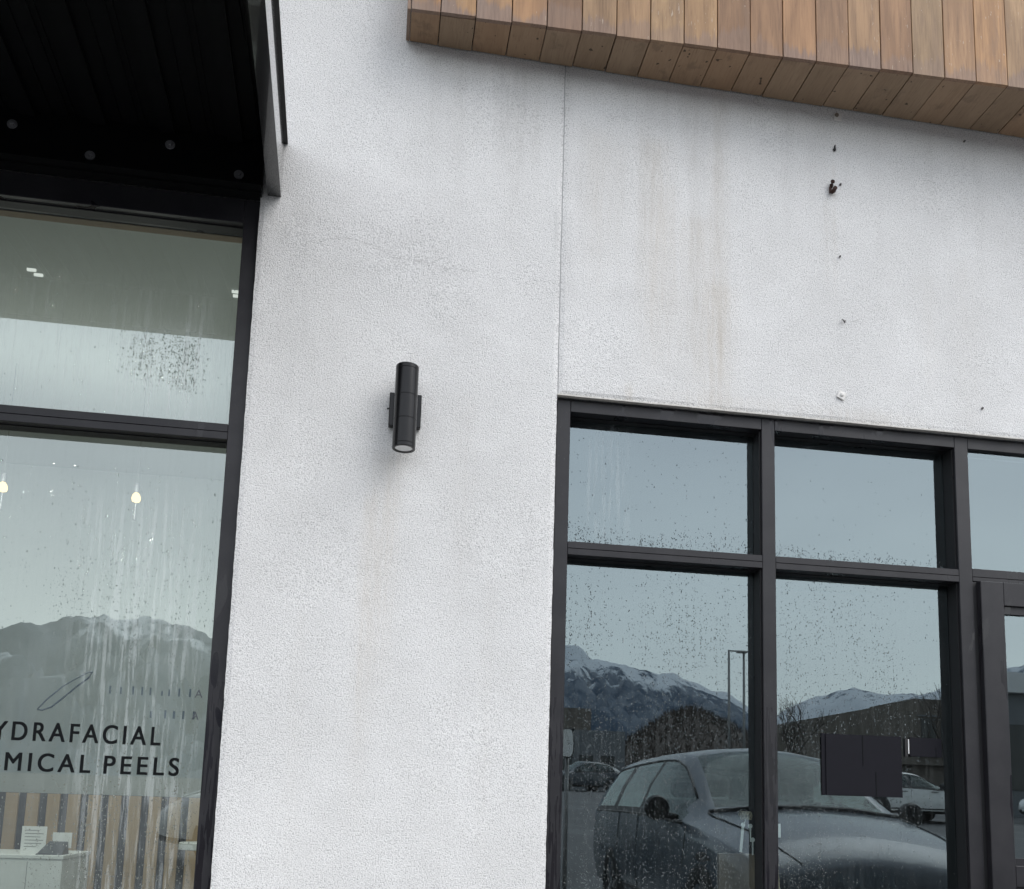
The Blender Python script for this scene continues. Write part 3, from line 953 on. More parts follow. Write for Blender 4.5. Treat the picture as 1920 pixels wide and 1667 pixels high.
# ---- lettering behind the left window
def lettering(body, x_right, zbase, cap, span_body, span, parent, mat='letters'):
    def mk(txt):
        cu = bpy.data.curves.new('lettering', 'FONT')
        cu.body = txt
        cu.size = 1.0
        cu.space_character = 1.32
        cu.extrude = 0.004
        cu.offset = 0.0
        ob = bpy.data.objects.new('lettering', cu)
        COL.objects.link(ob)
        dg = bpy.context.evaluated_depsgraph_get()
        me = bpy.data.meshes.new_from_object(ob.evaluated_get(dg))
        bpy.data.objects.remove(ob)
        bpy.data.curves.remove(cu)
        return me
    ref = mk(span_body)
    rx = [v.co.x for v in ref.vertices]
    sx = span / (max(rx) - min(rx))
    cp = mk('H')
    ch = max(v.co.y for v in cp.vertices)
    sz = cap / ch
    bpy.data.meshes.remove(ref)
    bpy.data.meshes.remove(cp)
    me = mk(body)
    mx = max(v.co.x for v in me.vertices)
    for v in me.vertices:
        x, y, z = v.co
        v.co = (x_right + (x - mx) * sx, 0.1238 - z * 0.25, zbase + y * sz)
    if cap > 0.05:
        base = [v.co.copy() for v in me.vertices]
        polys = [list(p.vertices) for p in me.polygons]
        m_ = MB()
        for q, (dx, dz) in enumerate(((0, 0), (0.0032, 0.0), (0.0, 0.0022), (0.0032, 0.0022))):
            m_.add([(c.x + dx - .0016, c.y + q * 0.0001, c.z + dz - .0011) for c in base], polys)
        bpy.data.meshes.remove(me)
        return m_.build('lettering', M[mat], parent)
    me.materials.append(M[mat])
    return link('lettering', me, parent)


lettering('HYDRAFACIAL', -0.930, 1.577, 0.079, 'DRAFACIAL', 0.613, wl)
lettering('PEELS', -0.843, 1.4465, 0.076, 'PEELS', 0.312, wl)
lettering('CHEMICAL', -1.212, 1.4465, 0.076, 'MICAL', 0.347, wl)
# faint leaf outline and half readable letters above, on the inside of the same pane
lf = MB()
up_ = [(-1.455, 1.715), (-1.42, 1.76), (-1.36, 1.82), (-1.30, 1.862), (-1.262, 1.885), (-1.242, 1.892)]
dn_ = [(-1.242, 1.892), (-1.255, 1.865), (-1.30, 1.825), (-1.35, 1.775), (-1.40, 1.727), (-1.437, 1.712), (-1.455, 1.715)]
lf.tube([(x, 0.137, z) for x, z in up_], [.003, .004, .003, .003, .003, .004], 5)
lf.tube([(x, 0.137, z) for x, z in dn_], 0.0042, 5)
wsub('leaf_outline', lf, M['faint_vinyl'], wl)
lettering('A', -0.765, 1.795, 0.036, 'A', 0.034, wl, 'faint_vinyl')
lettering('A', -0.775, 1.697, 0.036, 'A', 0.030, wl, 'faint_vinyl')
for x, h in ((-1.165, .034), (-1.12, .030), (-1.068, .036), (-1.03, .036), (-0.995, .034), (-0.945, .022), (-0.915, .03), (-0.872, .036), (-0.825, .036)):
    wsub('worn_letter', MB().box(x, x + 0.007, 0.134, 0.138, 1.798, 1.798 + h), M['faint_vinyl'], wl)
for x, h in ((-0.985, .03), (-0.925, .036), (-0.888, .034), (-0.848, .036), (-0.803, .036)):
    wsub('worn_letter', MB().box(x, x + 0.009, 0.134, 0.138, 1.698, 1.698 + h), M['faint_vinyl'], wl)

# ---- rooms behind the glass
wpart('interior_floor', MB().box(-6.0, 0.28, 0.16, 6.0, 0.06, 0.16).box(0.30, 6.5, 0.16, 6.0, 0.06, 0.16), M['inner_floor'], B)
wpart('interior_wall', MB().box(-6.0, 0.28, 4.66, 4.76, 0.16, 4.342).box(0.12, 0.28, 0.17, 4.65, 0.16, 4.342).box(-6.0, -5.9, 0.17, 4.65, 0.16, 4.342), M['inner_wall'], B)
wpart('interior_ceiling', MB().box(-6.0, 0.28, 0.165, 4.76, 4.346, 4.44), M['inner_wall'], B)
wpart('interior_wall', MB().box(0.30, 6.5, 5.6, 5.7, 0.16, 3.9).box(0.30, 0.40, 0.17, 5.59, 0.16, 3.9).box(6.4, 6.5, 0.17, 5.59, 0.16, 3.9), M['inner_dark'], B)
wpart('interior_ceiling', MB().box(0.30, 6.5, 0.165, 5.7, 3.905, 4.0), M['inner_dark'], B)
wpart('roof', MB().box(-8.0, 7.0, 0.162, 6.2, 6.0, 6.2), M['backer'], B)
wpart('rear_wall', MB().box(-8.0, 7.0, 6.2, 6.35, 0.1, 6.2).box(-8.0, -7.85, 0.17, 6.19, 0.1, 6.0).box(6.85, 7.0, 0.17, 6.19, 0.1, 6.0), M['grey_clad'], B)
sw = wpart('slat_wall', MB().box(-5.85, -0.2, 4.63, 4.655, 0.165, 1.357), M['slat_gap'], B)
k = 0
x = -1.842 + 0.165 * 0
for k in range(-18, 8):
    a = -1.9465 + k * 0.1705
    if a < -5.8 or a > -0.45:
        continue
    MB().box(a, a + 0.105, 4.60, 4.629, 0.17, 1.354, c=0.002).build('slat', M['slat'], sw)

# ---- wood clad bay above the right window
wc = wpart('wood_cladding', MB().box(0.03, 5.1, -0.17, -0.012, 5.125, 6.25), M['backer'], B)
BX = [0.003, 0.144, 0.3115, 0.4845, 0.654, 0.825, 0.995, 1.164, 1.331, 1.500, 1.667, 1.8355, 2.007, 2.176, 2.344, 2.512, 2.682, 2.850, 3.022, 3.19, 3.358, 3.527, 3.696, 3.864, 4.033, 4.20, 4.37, 4.54, 4.71, 4.88, 5.05]
yfr = lambda x: -0.199 - 0.0412 * x
zbt = lambda x: 5.085 - 0.009 * x
for k in range(len(BX) - 1):
    g = rnd.uniform(0.0035, 0.0055)
    a, b = BX[k] + g * 0.5, BX[k + 1] - g * 0.5
    dy = rnd.uniform(-0.0025, 0.0015)
    dz = rnd.uniform(-0.003, 0.003)
    z0, z1 = zbt((a + b) / 2), ZTOP + 0.1
    ya, yb = yfr(a) + dy, yfr(b) + dy
    t_ = 0.019
    m_ = MB()
    za, zb_ = zbt(a) + dz, zbt(b) + dz
    c_ = 0.0015
    m_.add([(a, ya + c_, za), (a + c_, ya, za + c_), (b - c_, yb, zb_ + c_), (b, yb + c_, zb_), (b, yb + t_, zb_), (a, ya + t_, za),
            (a, ya + c_, z1), (a + c_, ya, z1), (b - c_, yb, z1), (b, yb + c_, z1), (b, yb + t_, z1), (a, ya + t_, z1)],
           [(0, 1, 7, 6), (1, 2, 8, 7), (2, 3, 9, 8), (3, 4, 10, 9), (4, 5, 11, 10), (5, 0, 6, 11), (0, 5, 4, 3, 2, 1), (6, 7, 8, 9, 10, 11)])
    m_.build('plank', M['wood'], wc)
    # soffit board under it
    s0 = rnd.uniform(-0.003, 0.002)
    dyw = rnd.uniform(-0.004, 0.003)
    ga = rnd.uniform(0.0035, 0.0065) * 0.5
    a, b = BX[k] + ga, BX[k + 1] - ga
    m_ = MB()
    y0a, y0b, y1 = yfr(a) + 0.0195 + dy, yfr(b) + 0.0195 + dy, -0.0075 + dyw * 0.5
    za, zb_ = zbt(a) + s0 + 0.002, zbt(b) + s0 + 0.002
    m_.add([(a, y0a, za), (b, y0b, zb_), (b, y1, zb_), (a, y1, za), (a, y0a, za + .018), (b, y0b, zb_ + .018), (b, y1, zb_ + .018), (a, y1, za + .018)],
           [(0, 1, 2, 3), (4, 5, 6, 7), (0, 1, 5, 4), (1, 2, 6, 5), (2, 3, 7, 6), (3, 0, 4, 7)])
    m_.build('soffit_board', M['soffit'], wc)
MB().box(-0.014, 0.0025, -0.197, -0.006, 5.086, ZTOP + 0.1, c=0.0015).build('end_board', M['wood'], wc)

# ------------------------------------------------------------------ steel canopy over the left window
cn = thing('steel_canopy', 'black steel canopy projecting from the wall above the left window', 'canopy', loc=(-2.4, 0, 4.17))
SK = 0.042          # the canopy runs slightly askew


def skew_box(m_, x0, x1, y0, y1, z0, z1, mi=0):
    vs = []
    for x in (x0, x1):
        for y in (y0, y1):
            for z in (z0, z1):
                vs.append((x - y * SK, y, z))
    m_.add(vs, [(0, 1, 3, 2), (4, 6, 7, 5), (0, 4, 5, 1), (2, 3, 7, 6), (0, 2, 6, 4), (1, 5, 7, 3)], mi)


CF = -1.235
b_ = MB()
skew_box(b_, -0.620, -0.559, CF, -0.004, 4.170, 4.176)          # lower flange
skew_box(b_, -0.566, -0.559, CF, -0.004, 4.1765, 4.438)         # web
skew_box(b_, -0.620, -0.559, CF, -0.004, 4.4385, 4.4455)         # upper flange
skew_box(b_, -0.618, -0.6, CF, -0.004, 4.1765, 4.438)
wpart('side_channel', b_, M['wet_steel'], cn)
b_ = MB()
skew_box(b_, -4.21, -4.149, CF, -0.004, 4.170, 4.412)
wpart('side_channel', b_, M['black_steel'], cn)
b_ = MB()
skew_box(b_, -4.149, -0.621, CF, CF + 0.06, 4.170, 4.412)
wpart('front_channel', b_, M['black_steel'], cn)
b_ = MB()
b_.box(-4.20, -0.645, -0.030, -0.0045, 4.172, 4.432)
b_.box(-4.20, -0.645, -0.075, -0.0305, 4.172, 4.180)
wpart('ledger', b_, M['black_steel'], cn)
wpart('head_flashing', MB().box(-4.20, -0.6455, -0.0295, 0.0298, 4.1615, 4.1700), M['black_steel'], cn)
b_ = MB()
skew_box(b_, -4.25, -0.544, CF - 0.05, -0.004, 4.446, 4.458)
wpart('cap_flashing', b_, M['black_steel'], cn)
dk = wpart('decking', MB().box(-4.14, -0.66, CF + 0.065, -0.032, 4.424, 4.4345), M['deck'], cn)
for k in range(11):
    x = -0.78 - k * 0.305
    b_ = MB()
    skew_box(b_, x - 0.035, x + 0.035, CF + 0.066, -0.04, 4.396, 4.4235)
    b_.build('rib', M['deck'], dk)
    b_ = MB()
    for dx in (-0.13, -0.10, 0.10):
        skew_box(b_, x + dx - 0.004, x + dx + 0.004, CF + 0.066, -0.04, 4.416, 4.4235)
    b_.build('seam', M['deck'], dk)
for x, z in ((-1.412, 4.243), (-1.069, 4.347), (-0.753, 4.240), (-1.755, 4.349), (-2.1, 4.243), (-2.44, 4.347), (-2.78, 4.243)):
    w_ = wpart('bolt', MB().lathe([(0.0001, -0.046), (0.010, -0.046), (0.0115, -0.044), (0.0115, -0.0365)], (x, 0, z), 'Y', 6, 0, False), M['bolt'], cn)
    MB().lathe([(0.009, -0.036), (0.0215, -0.0355), (0.0225, -0.034), (0.0225, -0.0304)], (x, 0, z), 'Y', 20).build('washer', M['bolt'], w_)

# ------------------------------------------------------------------ wall lamp
wlamp = thing('wall_lamp', 'black cylindrical up and down wall lamp on pale stucco', 'wall lamp', loc=(0.069, 0, 3.16))
cx_, cy_ = 0.069, -0.103
R_ = 0.0525
ZB = 2.946
prof = [(R_ - .004, ZB), (R_ - .001, ZB - .0005), (R_, ZB + .002), (R_, ZB + .016), (R_ - .0012, ZB + .0175), (R_ - .0012, ZB + .019), (R_, ZB + .0205), (R_, 3.078), (R_ - .0016, 3.0795), (R_ - .0016, 3.0815), (R_, 3.083),
        (R_, 3.190), (R_ - .0016, 3.1915), (R_ - .0016, 3.1935), (R_, 3.195), (R_, 3.318), (R_ - .0012, 3.3195), (R_ - .0012, 3.321), (R_, 3.3225), (R_, 3.338), (R_ - .002, 3.341), (R_ - .008, 3.341), (R_ - .008, 3.33)]
wpart('body', MB().lathe(prof, (cx_, cy_, 0), 'Z', 48), M['lamp'], wlamp)
wpart('lower_rim', MB().lathe([(R_ - .004, ZB + .0002), (R_ - .0115, ZB + .0002), (R_ - .0125, ZB + .006)], (cx_, cy_, 0), 'Z', 48), M['lamp'], wlamp)
wpart('lens', MB().lathe([(R_ - .0120, ZB + .0045), (R_ * .5, ZB + .003), (0.0001, ZB + .0025)], (cx_, cy_, 0), 'Z', 48), M['lens'], wlamp)
wpart('upper_lens', MB().lathe([(R_ - .008, 3.334), (0.0001, 3.3335)], (cx_, cy_, 0), 'Z', 48), M['lens'], wlamp)
wpart('back_plate', MB().box(-0.005, 0.143, -0.034, -0.0025, 3.081, 3.243, c=0.003), M['lamp'], wlamp)
wpart('bracket', MB().box(0.035, 0.103, -0.07, -0.0345, 3.09, 3.23, c=0.002), M['lamp'], wlamp)
wpart('side_screw', MB().lathe([(0.0001, -0.0155), (0.0035, -0.0145), (0.0035, -0.0052)], (0, -0.018, 3.168), 'X', 10), M['lamp'], wlamp)


# ------------------------------------------------------------------ leftovers fixed to the stucco
def square_anchor(x, z, rot, label, head):
    t_ = thing('wall_anchor', label, 'wall anchor', 'square white washers left on the stucco', loc=(x, -0.003, z))
    t_.rotation_euler = (0, rot, 0)
    MB().box(-0.021, 0.021, -0.006, 0.0, -0.021, 0.021, c=0.002).build('washer', M['white_plastic'], t_)
    MB().lathe([(0.0001, -0.014), (0.007, -0.0135), (0.010, -0.011), (0.011, -0.0062)], (head[0], 0, head[1]), 'Y', 18).build('screw_head', head[2], t_)
    return t_


square_anchor(2.262, 5.014, 0.03, 'white square washer with large brown screw head just under the wood soffit', (-0.008, 0.010, M['drab']))
square_anchor(2.252, 3.464, 0.42, 'tilted white square washer with small screw above the window head', (0.0, 0.002, M['white_plastic']))


def screw(x, z, r, label):
    r *= 0.65
    o = MB().lathe([(0.0001, -0.009), (r * .35, -0.0085), (r * .4, -0.006), (r * .8, -0.0085), (r, -0.006), (r, 0.0)], (0, 0, 0), 'Y', 14).build('wall_screw', M['screw'], None, (x, -0.002, z))
    return tag(o, label, 'screw', 'loose screws in the stucco')


screw(2.270, 4.630, 0.0085, 'pale ringed screw beside the rusty bracket stub on stucco')
screw(2.259, 4.222, 0.0075, 'grey screw alone in mid stucco below the rusty bracket stub')
screw(2.992, 4.985, 0.0085, 'dark screw high on right of stucco close under the wood soffit')
screw(3.033, 3.471, 0.0085, 'dark screw low on the right of stucco just above window head')
o = MB().lathe([(0.0001, -0.010), (0.006, -0.008), (0.009, -0.001)], (0, 0, 0), 'Y', 10).box(-0.002, 0.002, -0.012, 0.0, 0.004, 0.021).build('nail_stub', M['seal'], None, (2.241, -0.002, 4.826))
tag(o, 'small black nail stub in the stucco below the upper square washer', 'nail')
o = MB().tube([(-0.006, -0.003, 0.011), (-0.002, -0.012, 0.002), (0.006, -0.010, -0.010)], [0.003, 0.004, 0.003], 7).tube([(0.006, -0.010, -0.010), (0.007, -0.012, 0.004)], 0.0025, 6).build('wire_hook', M['screw'], None, (2.269, -0.002, 3.864))
tag(o, 'small bent grey wire hook in stucco with faint curved scratch beside it', 'hook')
rs = thing('bracket_stub', 'rusty brown broken bracket stub stuck on the white stucco', 'bracket', loc=(2.222, -0.002, 4.605))
MB().tube([(0.006, -0.012, 0.032), (-0.004, -0.020, 0.022), (-0.010, -0.018, 0.004), (-0.008, -0.010, -0.010)], [.006, .012, .011, .006], 8).build('upper_lobe', M['rust'], rs)
MB().tube([(0.012, -0.014, -0.004), (0.008, -0.022, -0.014), (0.000, -0.020, -0.030), (-0.006, -0.008, -0.036)], [.008, .012, .012, .006], 8).build('lower_lobe', M['rust'], rs)
MB().box(-0.016, -0.007, -0.016, 0.0, -0.034, 0.004, c=0.002).build('plate', M['rust'], rs)

# ------------------------------------------------------------------ things behind the right window
cd = thing('notice_card', 'large dark card with two slits fixed flat on the window pane', 'card', loc=(2.394, YG - .012, 1.455))
MB().box(-0.198, 0.202, 0.0, 0.004, 0.0, 0.301).build('sheet', M['card'], cd)
MB().box(-0.219, -0.199, 0.004, 0.008, 0.0, 0.302).build('folded_edge', M['card'], cd)
MB().box(-0.006, -0.002, -0.0012, -0.0002, 0.15, 0.301).build('slit', M['letters'], cd)
MB().box(0.061, 0.065, -0.0012, -0.0002, 0.0, 0.12).build('slit', M['letters'], cd)
cd = thing('notice_card', 'small dark card to the right of the large dark card', 'card', loc=(2.73, YG - .012, 1.661))
MB().box(-0.087, 0.085, 0.0, 0.004, 0.0, 0.094).build('sheet', M['card'], cd)
MB().box(-0.112, -0.097, 0.002, 0.010, -0.002, 0.088).build('folded_edge', M['seal'], cd)
MB().box(-0.096, -0.092, -0.0005, 0.004, 0.012, 0.084).build('bright_edge', M['steel'], cd)
MB().box(0.052, 0.054, -0.0012, -0.0002, 0.0, 0.05).build('slit', M['letters'], cd)

kr = thing('key_ring', 'spiral key coil with silver keys hanging inside the window by mullion', 'keys', loc=(1.787, 0.165, 1.345))
pts = []
for k in range(0, 7 * 16 + 1):
    t_ = 2 * PI * k / 16
    pts.append((-0.012 + 0.0075 * t_ / (2 * PI), 0.022 * math.cos(t_), 0.020 * math.sin(t_)))
MB().tube(pts, 0.0016, 5).build('coil', M['brass'], kr)
MB().tube([(0.004, -0.022, -0.018), (0.0, -0.024, -0.034), (-0.010, -0.022, -0.040)], 0.003, 6).build('clip', M['steel'], kr)
for dx, dz, tilt, ln in ((-0.008, -0.045, 0.10, 0.13), (0.028, -0.05, -0.02, 0.075), (0.040, -0.115, 0.0, 0.072)):
    k_ = MB()
    k_.lathe([(0.0001, -0.0015), (0.011, -0.0015), (0.011, 0.0015), (0.0001, 0.0015)], (0, 0, 0), 'Y', 12, 0, False)
    w = 0.0065 if ln > 0.1 else 0.003
    k_.box(-w, w, -0.0015, 0.0015, -ln, -0.009)
    ob = k_.build('key', M['steel'], kr, (dx, -0.022, dz))
    ob.rotation_euler = (0, tilt, 0)
tg = thing('paper_tag', 'white rounded paper tag on a string right of the centre mullion', 'tag', loc=(1.955, 0.150, 1.31))
MB().box(-0.017, 0.019, 0.0, 0.002, -0.066, 0.0, c=0.0006).build('tag_sheet', M['paper'], tg)
MB().tube([(-0.012, 0.0, -0.002), (-0.014, 0.0, 0.04), (-0.018, 0.004, 0.075)], 0.0014, 5).build('string', M['paper'], tg)
po = MB().tube([(0, 0, 0), (0.002, 0, 0.5), (-0.030, 0, 1.09)], 0.014, 12).build('wooden_pole', M['beech'], None, (1.985, 0.19, 0.16))
tag(po, 'pale wooden pole leaning behind the centre mullion under the tag', 'pole')
bd = MB().box(-0.10, 0.085, 0, 0.02, 0.0, 1.0, c=0.003).build('brown_board', M['brown'], None, (1.785, 0.22, 0.16))
tag(bd, 'dull brown board standing inside under the hanging keys', 'board')

# ------------------------------------------------------------------ things in the left room
dsk = thing('reception_desk', 'white reception desk inside behind the left window', 'desk', loc=(-2.75, 2.6, 0.16))
MB().box(-0.72, 0.722, 0.0, 0.62, 0.0, 0.757, c=0.003).build('body', M['white_paint'], dsk)
MB().box(-0.74, 0.728, -0.006, 0.63, 0.758, 0.783, c=0.003).build('top', M['white_paint'], dsk)
for x in (-0.3, 0.12, 0.5):
    MB().box(x, x + 0.004, -0.001, 0.0005, 0.02, 0.74).build('panel_joint', M['ink'], dsk)
sc = thing('sign_card', 'white printed sign card standing on the white desk', 'sign', loc=(-2.26, 2.72, 0.944))
MB().box(-0.082, 0.078, 0.0, 0.006, 0.0, 0.185).build('sheet', M['paper'], sc)
ln = MB()
for k, w in enumerate((0.09, 0.12, 0.10, 0.12, 0.11, 0.08)):
    ln.box(-0.06, -0.06 + w, -0.001, -0.0002, 0.155 - k * 0.022, 0.160 - k * 0.022)
ln.build('print', M['ink'], sc)
ct = thing('card_terminal', 'dark card terminal with a white slip on the desk edge', 'terminal', loc=(-2.12, 2.66, 0.9435))
MB().add([(-.095, -.03, 0), (.075, -.03, 0), (.075, .12, 0), (-.095, .12, 0), (-.08, -.03, .012), (.06, -.03, .012), (.07, .10, .085), (-.05, .10, .085)],
         [(0, 1, 2, 3), (4, 5, 6, 7), (0, 1, 5, 4), (1, 2, 6, 5), (2, 3, 7, 6), (3, 0, 4, 7)]).build('case', M['device'], ct)
MB().box(-0.04, 0.085, 0.121, 0.130, 0.04, 0.145).build('slip', M['paper'], ct)
rt = thing('pedestal_table', 'small round white pedestal table beside the slatted wall', 'table', loc=(-1.16, 2.95, 0.16))
MB().lathe([(0.0001, 0.875), (0.185, 0.875), (0.19, 0.870), (0.19, 0.828), (0.185, 0.824), (0.0001, 0.824)], (0, 0, 0), 'Z', 40).build('tabletop', M['white_paint'], rt)
MB().lathe([(0.03, 0.823), (0.03, 0.03), (0.15, 0.012), (0.155, 0.0), (0.0001, 0.0)], (0, 0, 0), 'Z', 24).build('pedestal', M['white_paint'], rt)


def pendant(x, y, z, label, power):
    t_ = thing('pendant_lamp', label, 'pendant lamp', 'pendant lamps in the left room', loc=(x, y, z))
    MB().tube([(0, 0, 0.11), (0, 0, 4.345 - z)], 0.0013, 6).build('cord', M['seal'], t_)
    MB().lathe([(0.0001, 0.11), (0.018, 0.105), (0.02, 0.05), (0.012, 0.04)], (0, 0, 0), 'Z', 16).build('socket', M['seal'], t_)
    MB().lathe([(0.010, 0.045), (0.026, 0.024), (0.031, 0.0), (0.026, -0.020), (0.0001, -0.031)], (0, 0, 0), 'Z', 16).build('bulb', M['bulb'], t_)
    MB().lathe([(0.004, -0.031), (0.008, -0.12), (0.010, -0.13), (0.010, -0.155), (0.0001, -0.16)], (0, 0, 0), 'Z', 12).build('drop_finial', M['seal'], t_)
    ld = bpy.data.lights.new('bulb_light', 'POINT')
    ld.energy = power
    ld.color = (1.0, 0.96, 0.90)
    ld.shadow_soft_size = 0.04
    lo = bpy.data.objects.new('bulb_light', ld)
    COL.objects.link(lo)
    lo.parent = t_
    lo.location = (0, -0.16, 0.0)
    return t_


pendant(-1.737, 2.5, 3.428, 'lit warm pendant bulb nearer the window frame in the left room', 8)
pendant(-2.616, 2.5, 3.433, 'lit warm pendant bulb at the far left edge of the picture', 8)


def strip(x, y, z, label, off):
    t_ = thing('ceiling_strip_light', label, 'strip light', 'twin strip lights in the left room', loc=(x, y, z))
    MB().box(-0.024, 0.024, -0.006, 0.006, 0.0, 0.014).build('tube', M['strip'], t_)
    MB().box(-0.024 + off, 0.024 + off, 0.042, 0.054, 0.0, 0.014).build('tube', M['strip'], t_)
    ld = bpy.data.lights.new('strip_beam', 'AREA')
    ld.shape = 'RECTANGLE'
    ld.size, ld.size_y = 0.05, 0.016
    ld.energy = 24
    ld.color = (1.0, 0.97, 0.92)
    lo = bpy.data.objects.new('strip_beam', ld)
    COL.objects.link(lo)
    lo.parent = t_
    lo.location = (0, 0.025, -0.004)
    lo.rotation_euler = (0, 0, 0)
    return t_


strip(-2.082, 1.2, 4.331, 'twin white strip light at upper left behind the top pane', 0.022)
strip(-0.940, 1.2, 4.331, 'twin white strip light close to the jamb behind the top pane', 0.0)


# ------------------------------------------------------------------ cars (seen mirrored in the glazing)
def catmull(tab, a):
    n = len(tab)
    for i in range(n - 1):
        if a <= tab[i + 1][0] or i == n - 2:
            p0, p1, p2, p3 = tab[max(i - 1, 0)], tab[i], tab[i + 1], tab[min(i + 2, n - 1)]
            t_ = (a - p1[0]) / (p2[0] - p1[0])
            out = []
            for q in range(1, len(p1)):
                m1 = (p2[q] - p0[q]) / (p2[0] - p0[0]) * (p2[0] - p1[0]) if p2[0] != p0[0] else 0
                m2 = (p3[q] - p1[q]) / (p3[0] - p1[0]) * (p2[0] - p1[0]) if p3[0] != p1[0] else 0
                h = (2 * t_ ** 3 - 3 * t_ ** 2 + 1) * p1[q] + (t_ ** 3 - 2 * t_ ** 2 + t_) * m1 + (-2 * t_ ** 3 + 3 * t_ ** 2) * p2[q] + (t_ ** 3 - t_ ** 2) * m2
                out.append(h)
            return out


SUV = [  # along, z low, half low, z belt, half belt, z rail, half rail, z crown
    (-2.37, .42, .66, .82, .70, .93, .58, .95), (-2.25, .33, .84, .95, .82, 1.10, .62, 1.13), (-2.0, .29, .90, 1.01, .86, 1.27, .60, 1.31), (-1.5, .27, .92, 1.03, .885, 1.45, .585, 1.50),
    (-.9, .26, .92, 1.02, .90, 1.53, .60, 1.595), (-.3, .26, .92, 1.01, .905, 1.55, .61, 1.625), (.1, .26, .92, 1.00, .905, 1.51, .60, 1.585), (.45, .26, .92, .985, .90, 1.33, .645, 1.40),
    (.95, .26, .92, .965, .89, 1.06, .72, 1.11), (1.3, .26, .92, .935, .885, .995, .69, 1.06), (1.8, .27, .92, .86, .89, .905, .62, .965), (2.12, .29, .86, .77, .83, .80, .55, .865),
    (2.29, .32, .74, .66, .70, .69, .45, .73), (2.37, .38, .58, .54, .55, .56, .35, .58)]
VAN = [
    (-2.72, .45, .70, .92, .78, 1.06, .70, 1.08), (-2.64, .34, .86, 1.02, .87, 1.32, .66, 1.36), (-2.35, .29, .92, 1.05, .90, 1.50, .64, 1.565), (-1.8, .27, .94, 1.05, .915, 1.555, .635, 1.625),
    (-.9, .26, .94, 1.04, .92, 1.57, .635, 1.645), (-.3, .26, .94, 1.03, .92, 1.565, .63, 1.64), (.1, .26, .94, 1.02, .92, 1.52, .62, 1.595), (.45, .26, .94, 1.0, .915, 1.35, .655, 1.42),
    (.95, .26, .94, .975, .90, 1.08, .73, 1.13), (1.3, .26, .93, .945, .895, 1.01, .70, 1.075), (1.8, .27, .92, .87, .90, .92, .63, .98), (2.12, .29, .87, .78, .84, .81, .56, .875),
    (2.29, .32, .75, .67, .71, .70, .46, .74), (2.37, .38, .58, .54, .55, .56, .35, .58)]
SEDAN = [
    (-2.4, .42, .64, .80, .66, .86, .56, .88), (-2.28, .33, .82, .90, .80, .99, .64, 1.02), (-1.9, .29, .89, .95, .84, 1.03, .66, 1.07), (-1.4, .26, .90, .96, .86, 1.18, .58, 1.22),
    (-.9, .26, .90, .95, .87, 1.34, .56, 1.39), (-.3, .26, .90, .94, .875, 1.38, .57, 1.435), (.1, .26, .90, .93, .875, 1.34, .56, 1.40), (.5, .26, .90, .92, .87, 1.16, .62, 1.21),
    (.9, .26, .90, .90, .86, .96, .70, 1.00), (1.3, .26, .90, .87, .86, .91, .68, .955), (1.85, .27, .90, .80, .86, .835, .62, .885), (2.15, .29, .84, .72, .80, .75, .55, .80),
    (2.33, .32, .72, .60, .68, .63, .45, .67), (2.4, .38, .56, .50, .53, .52, .35, .54)]


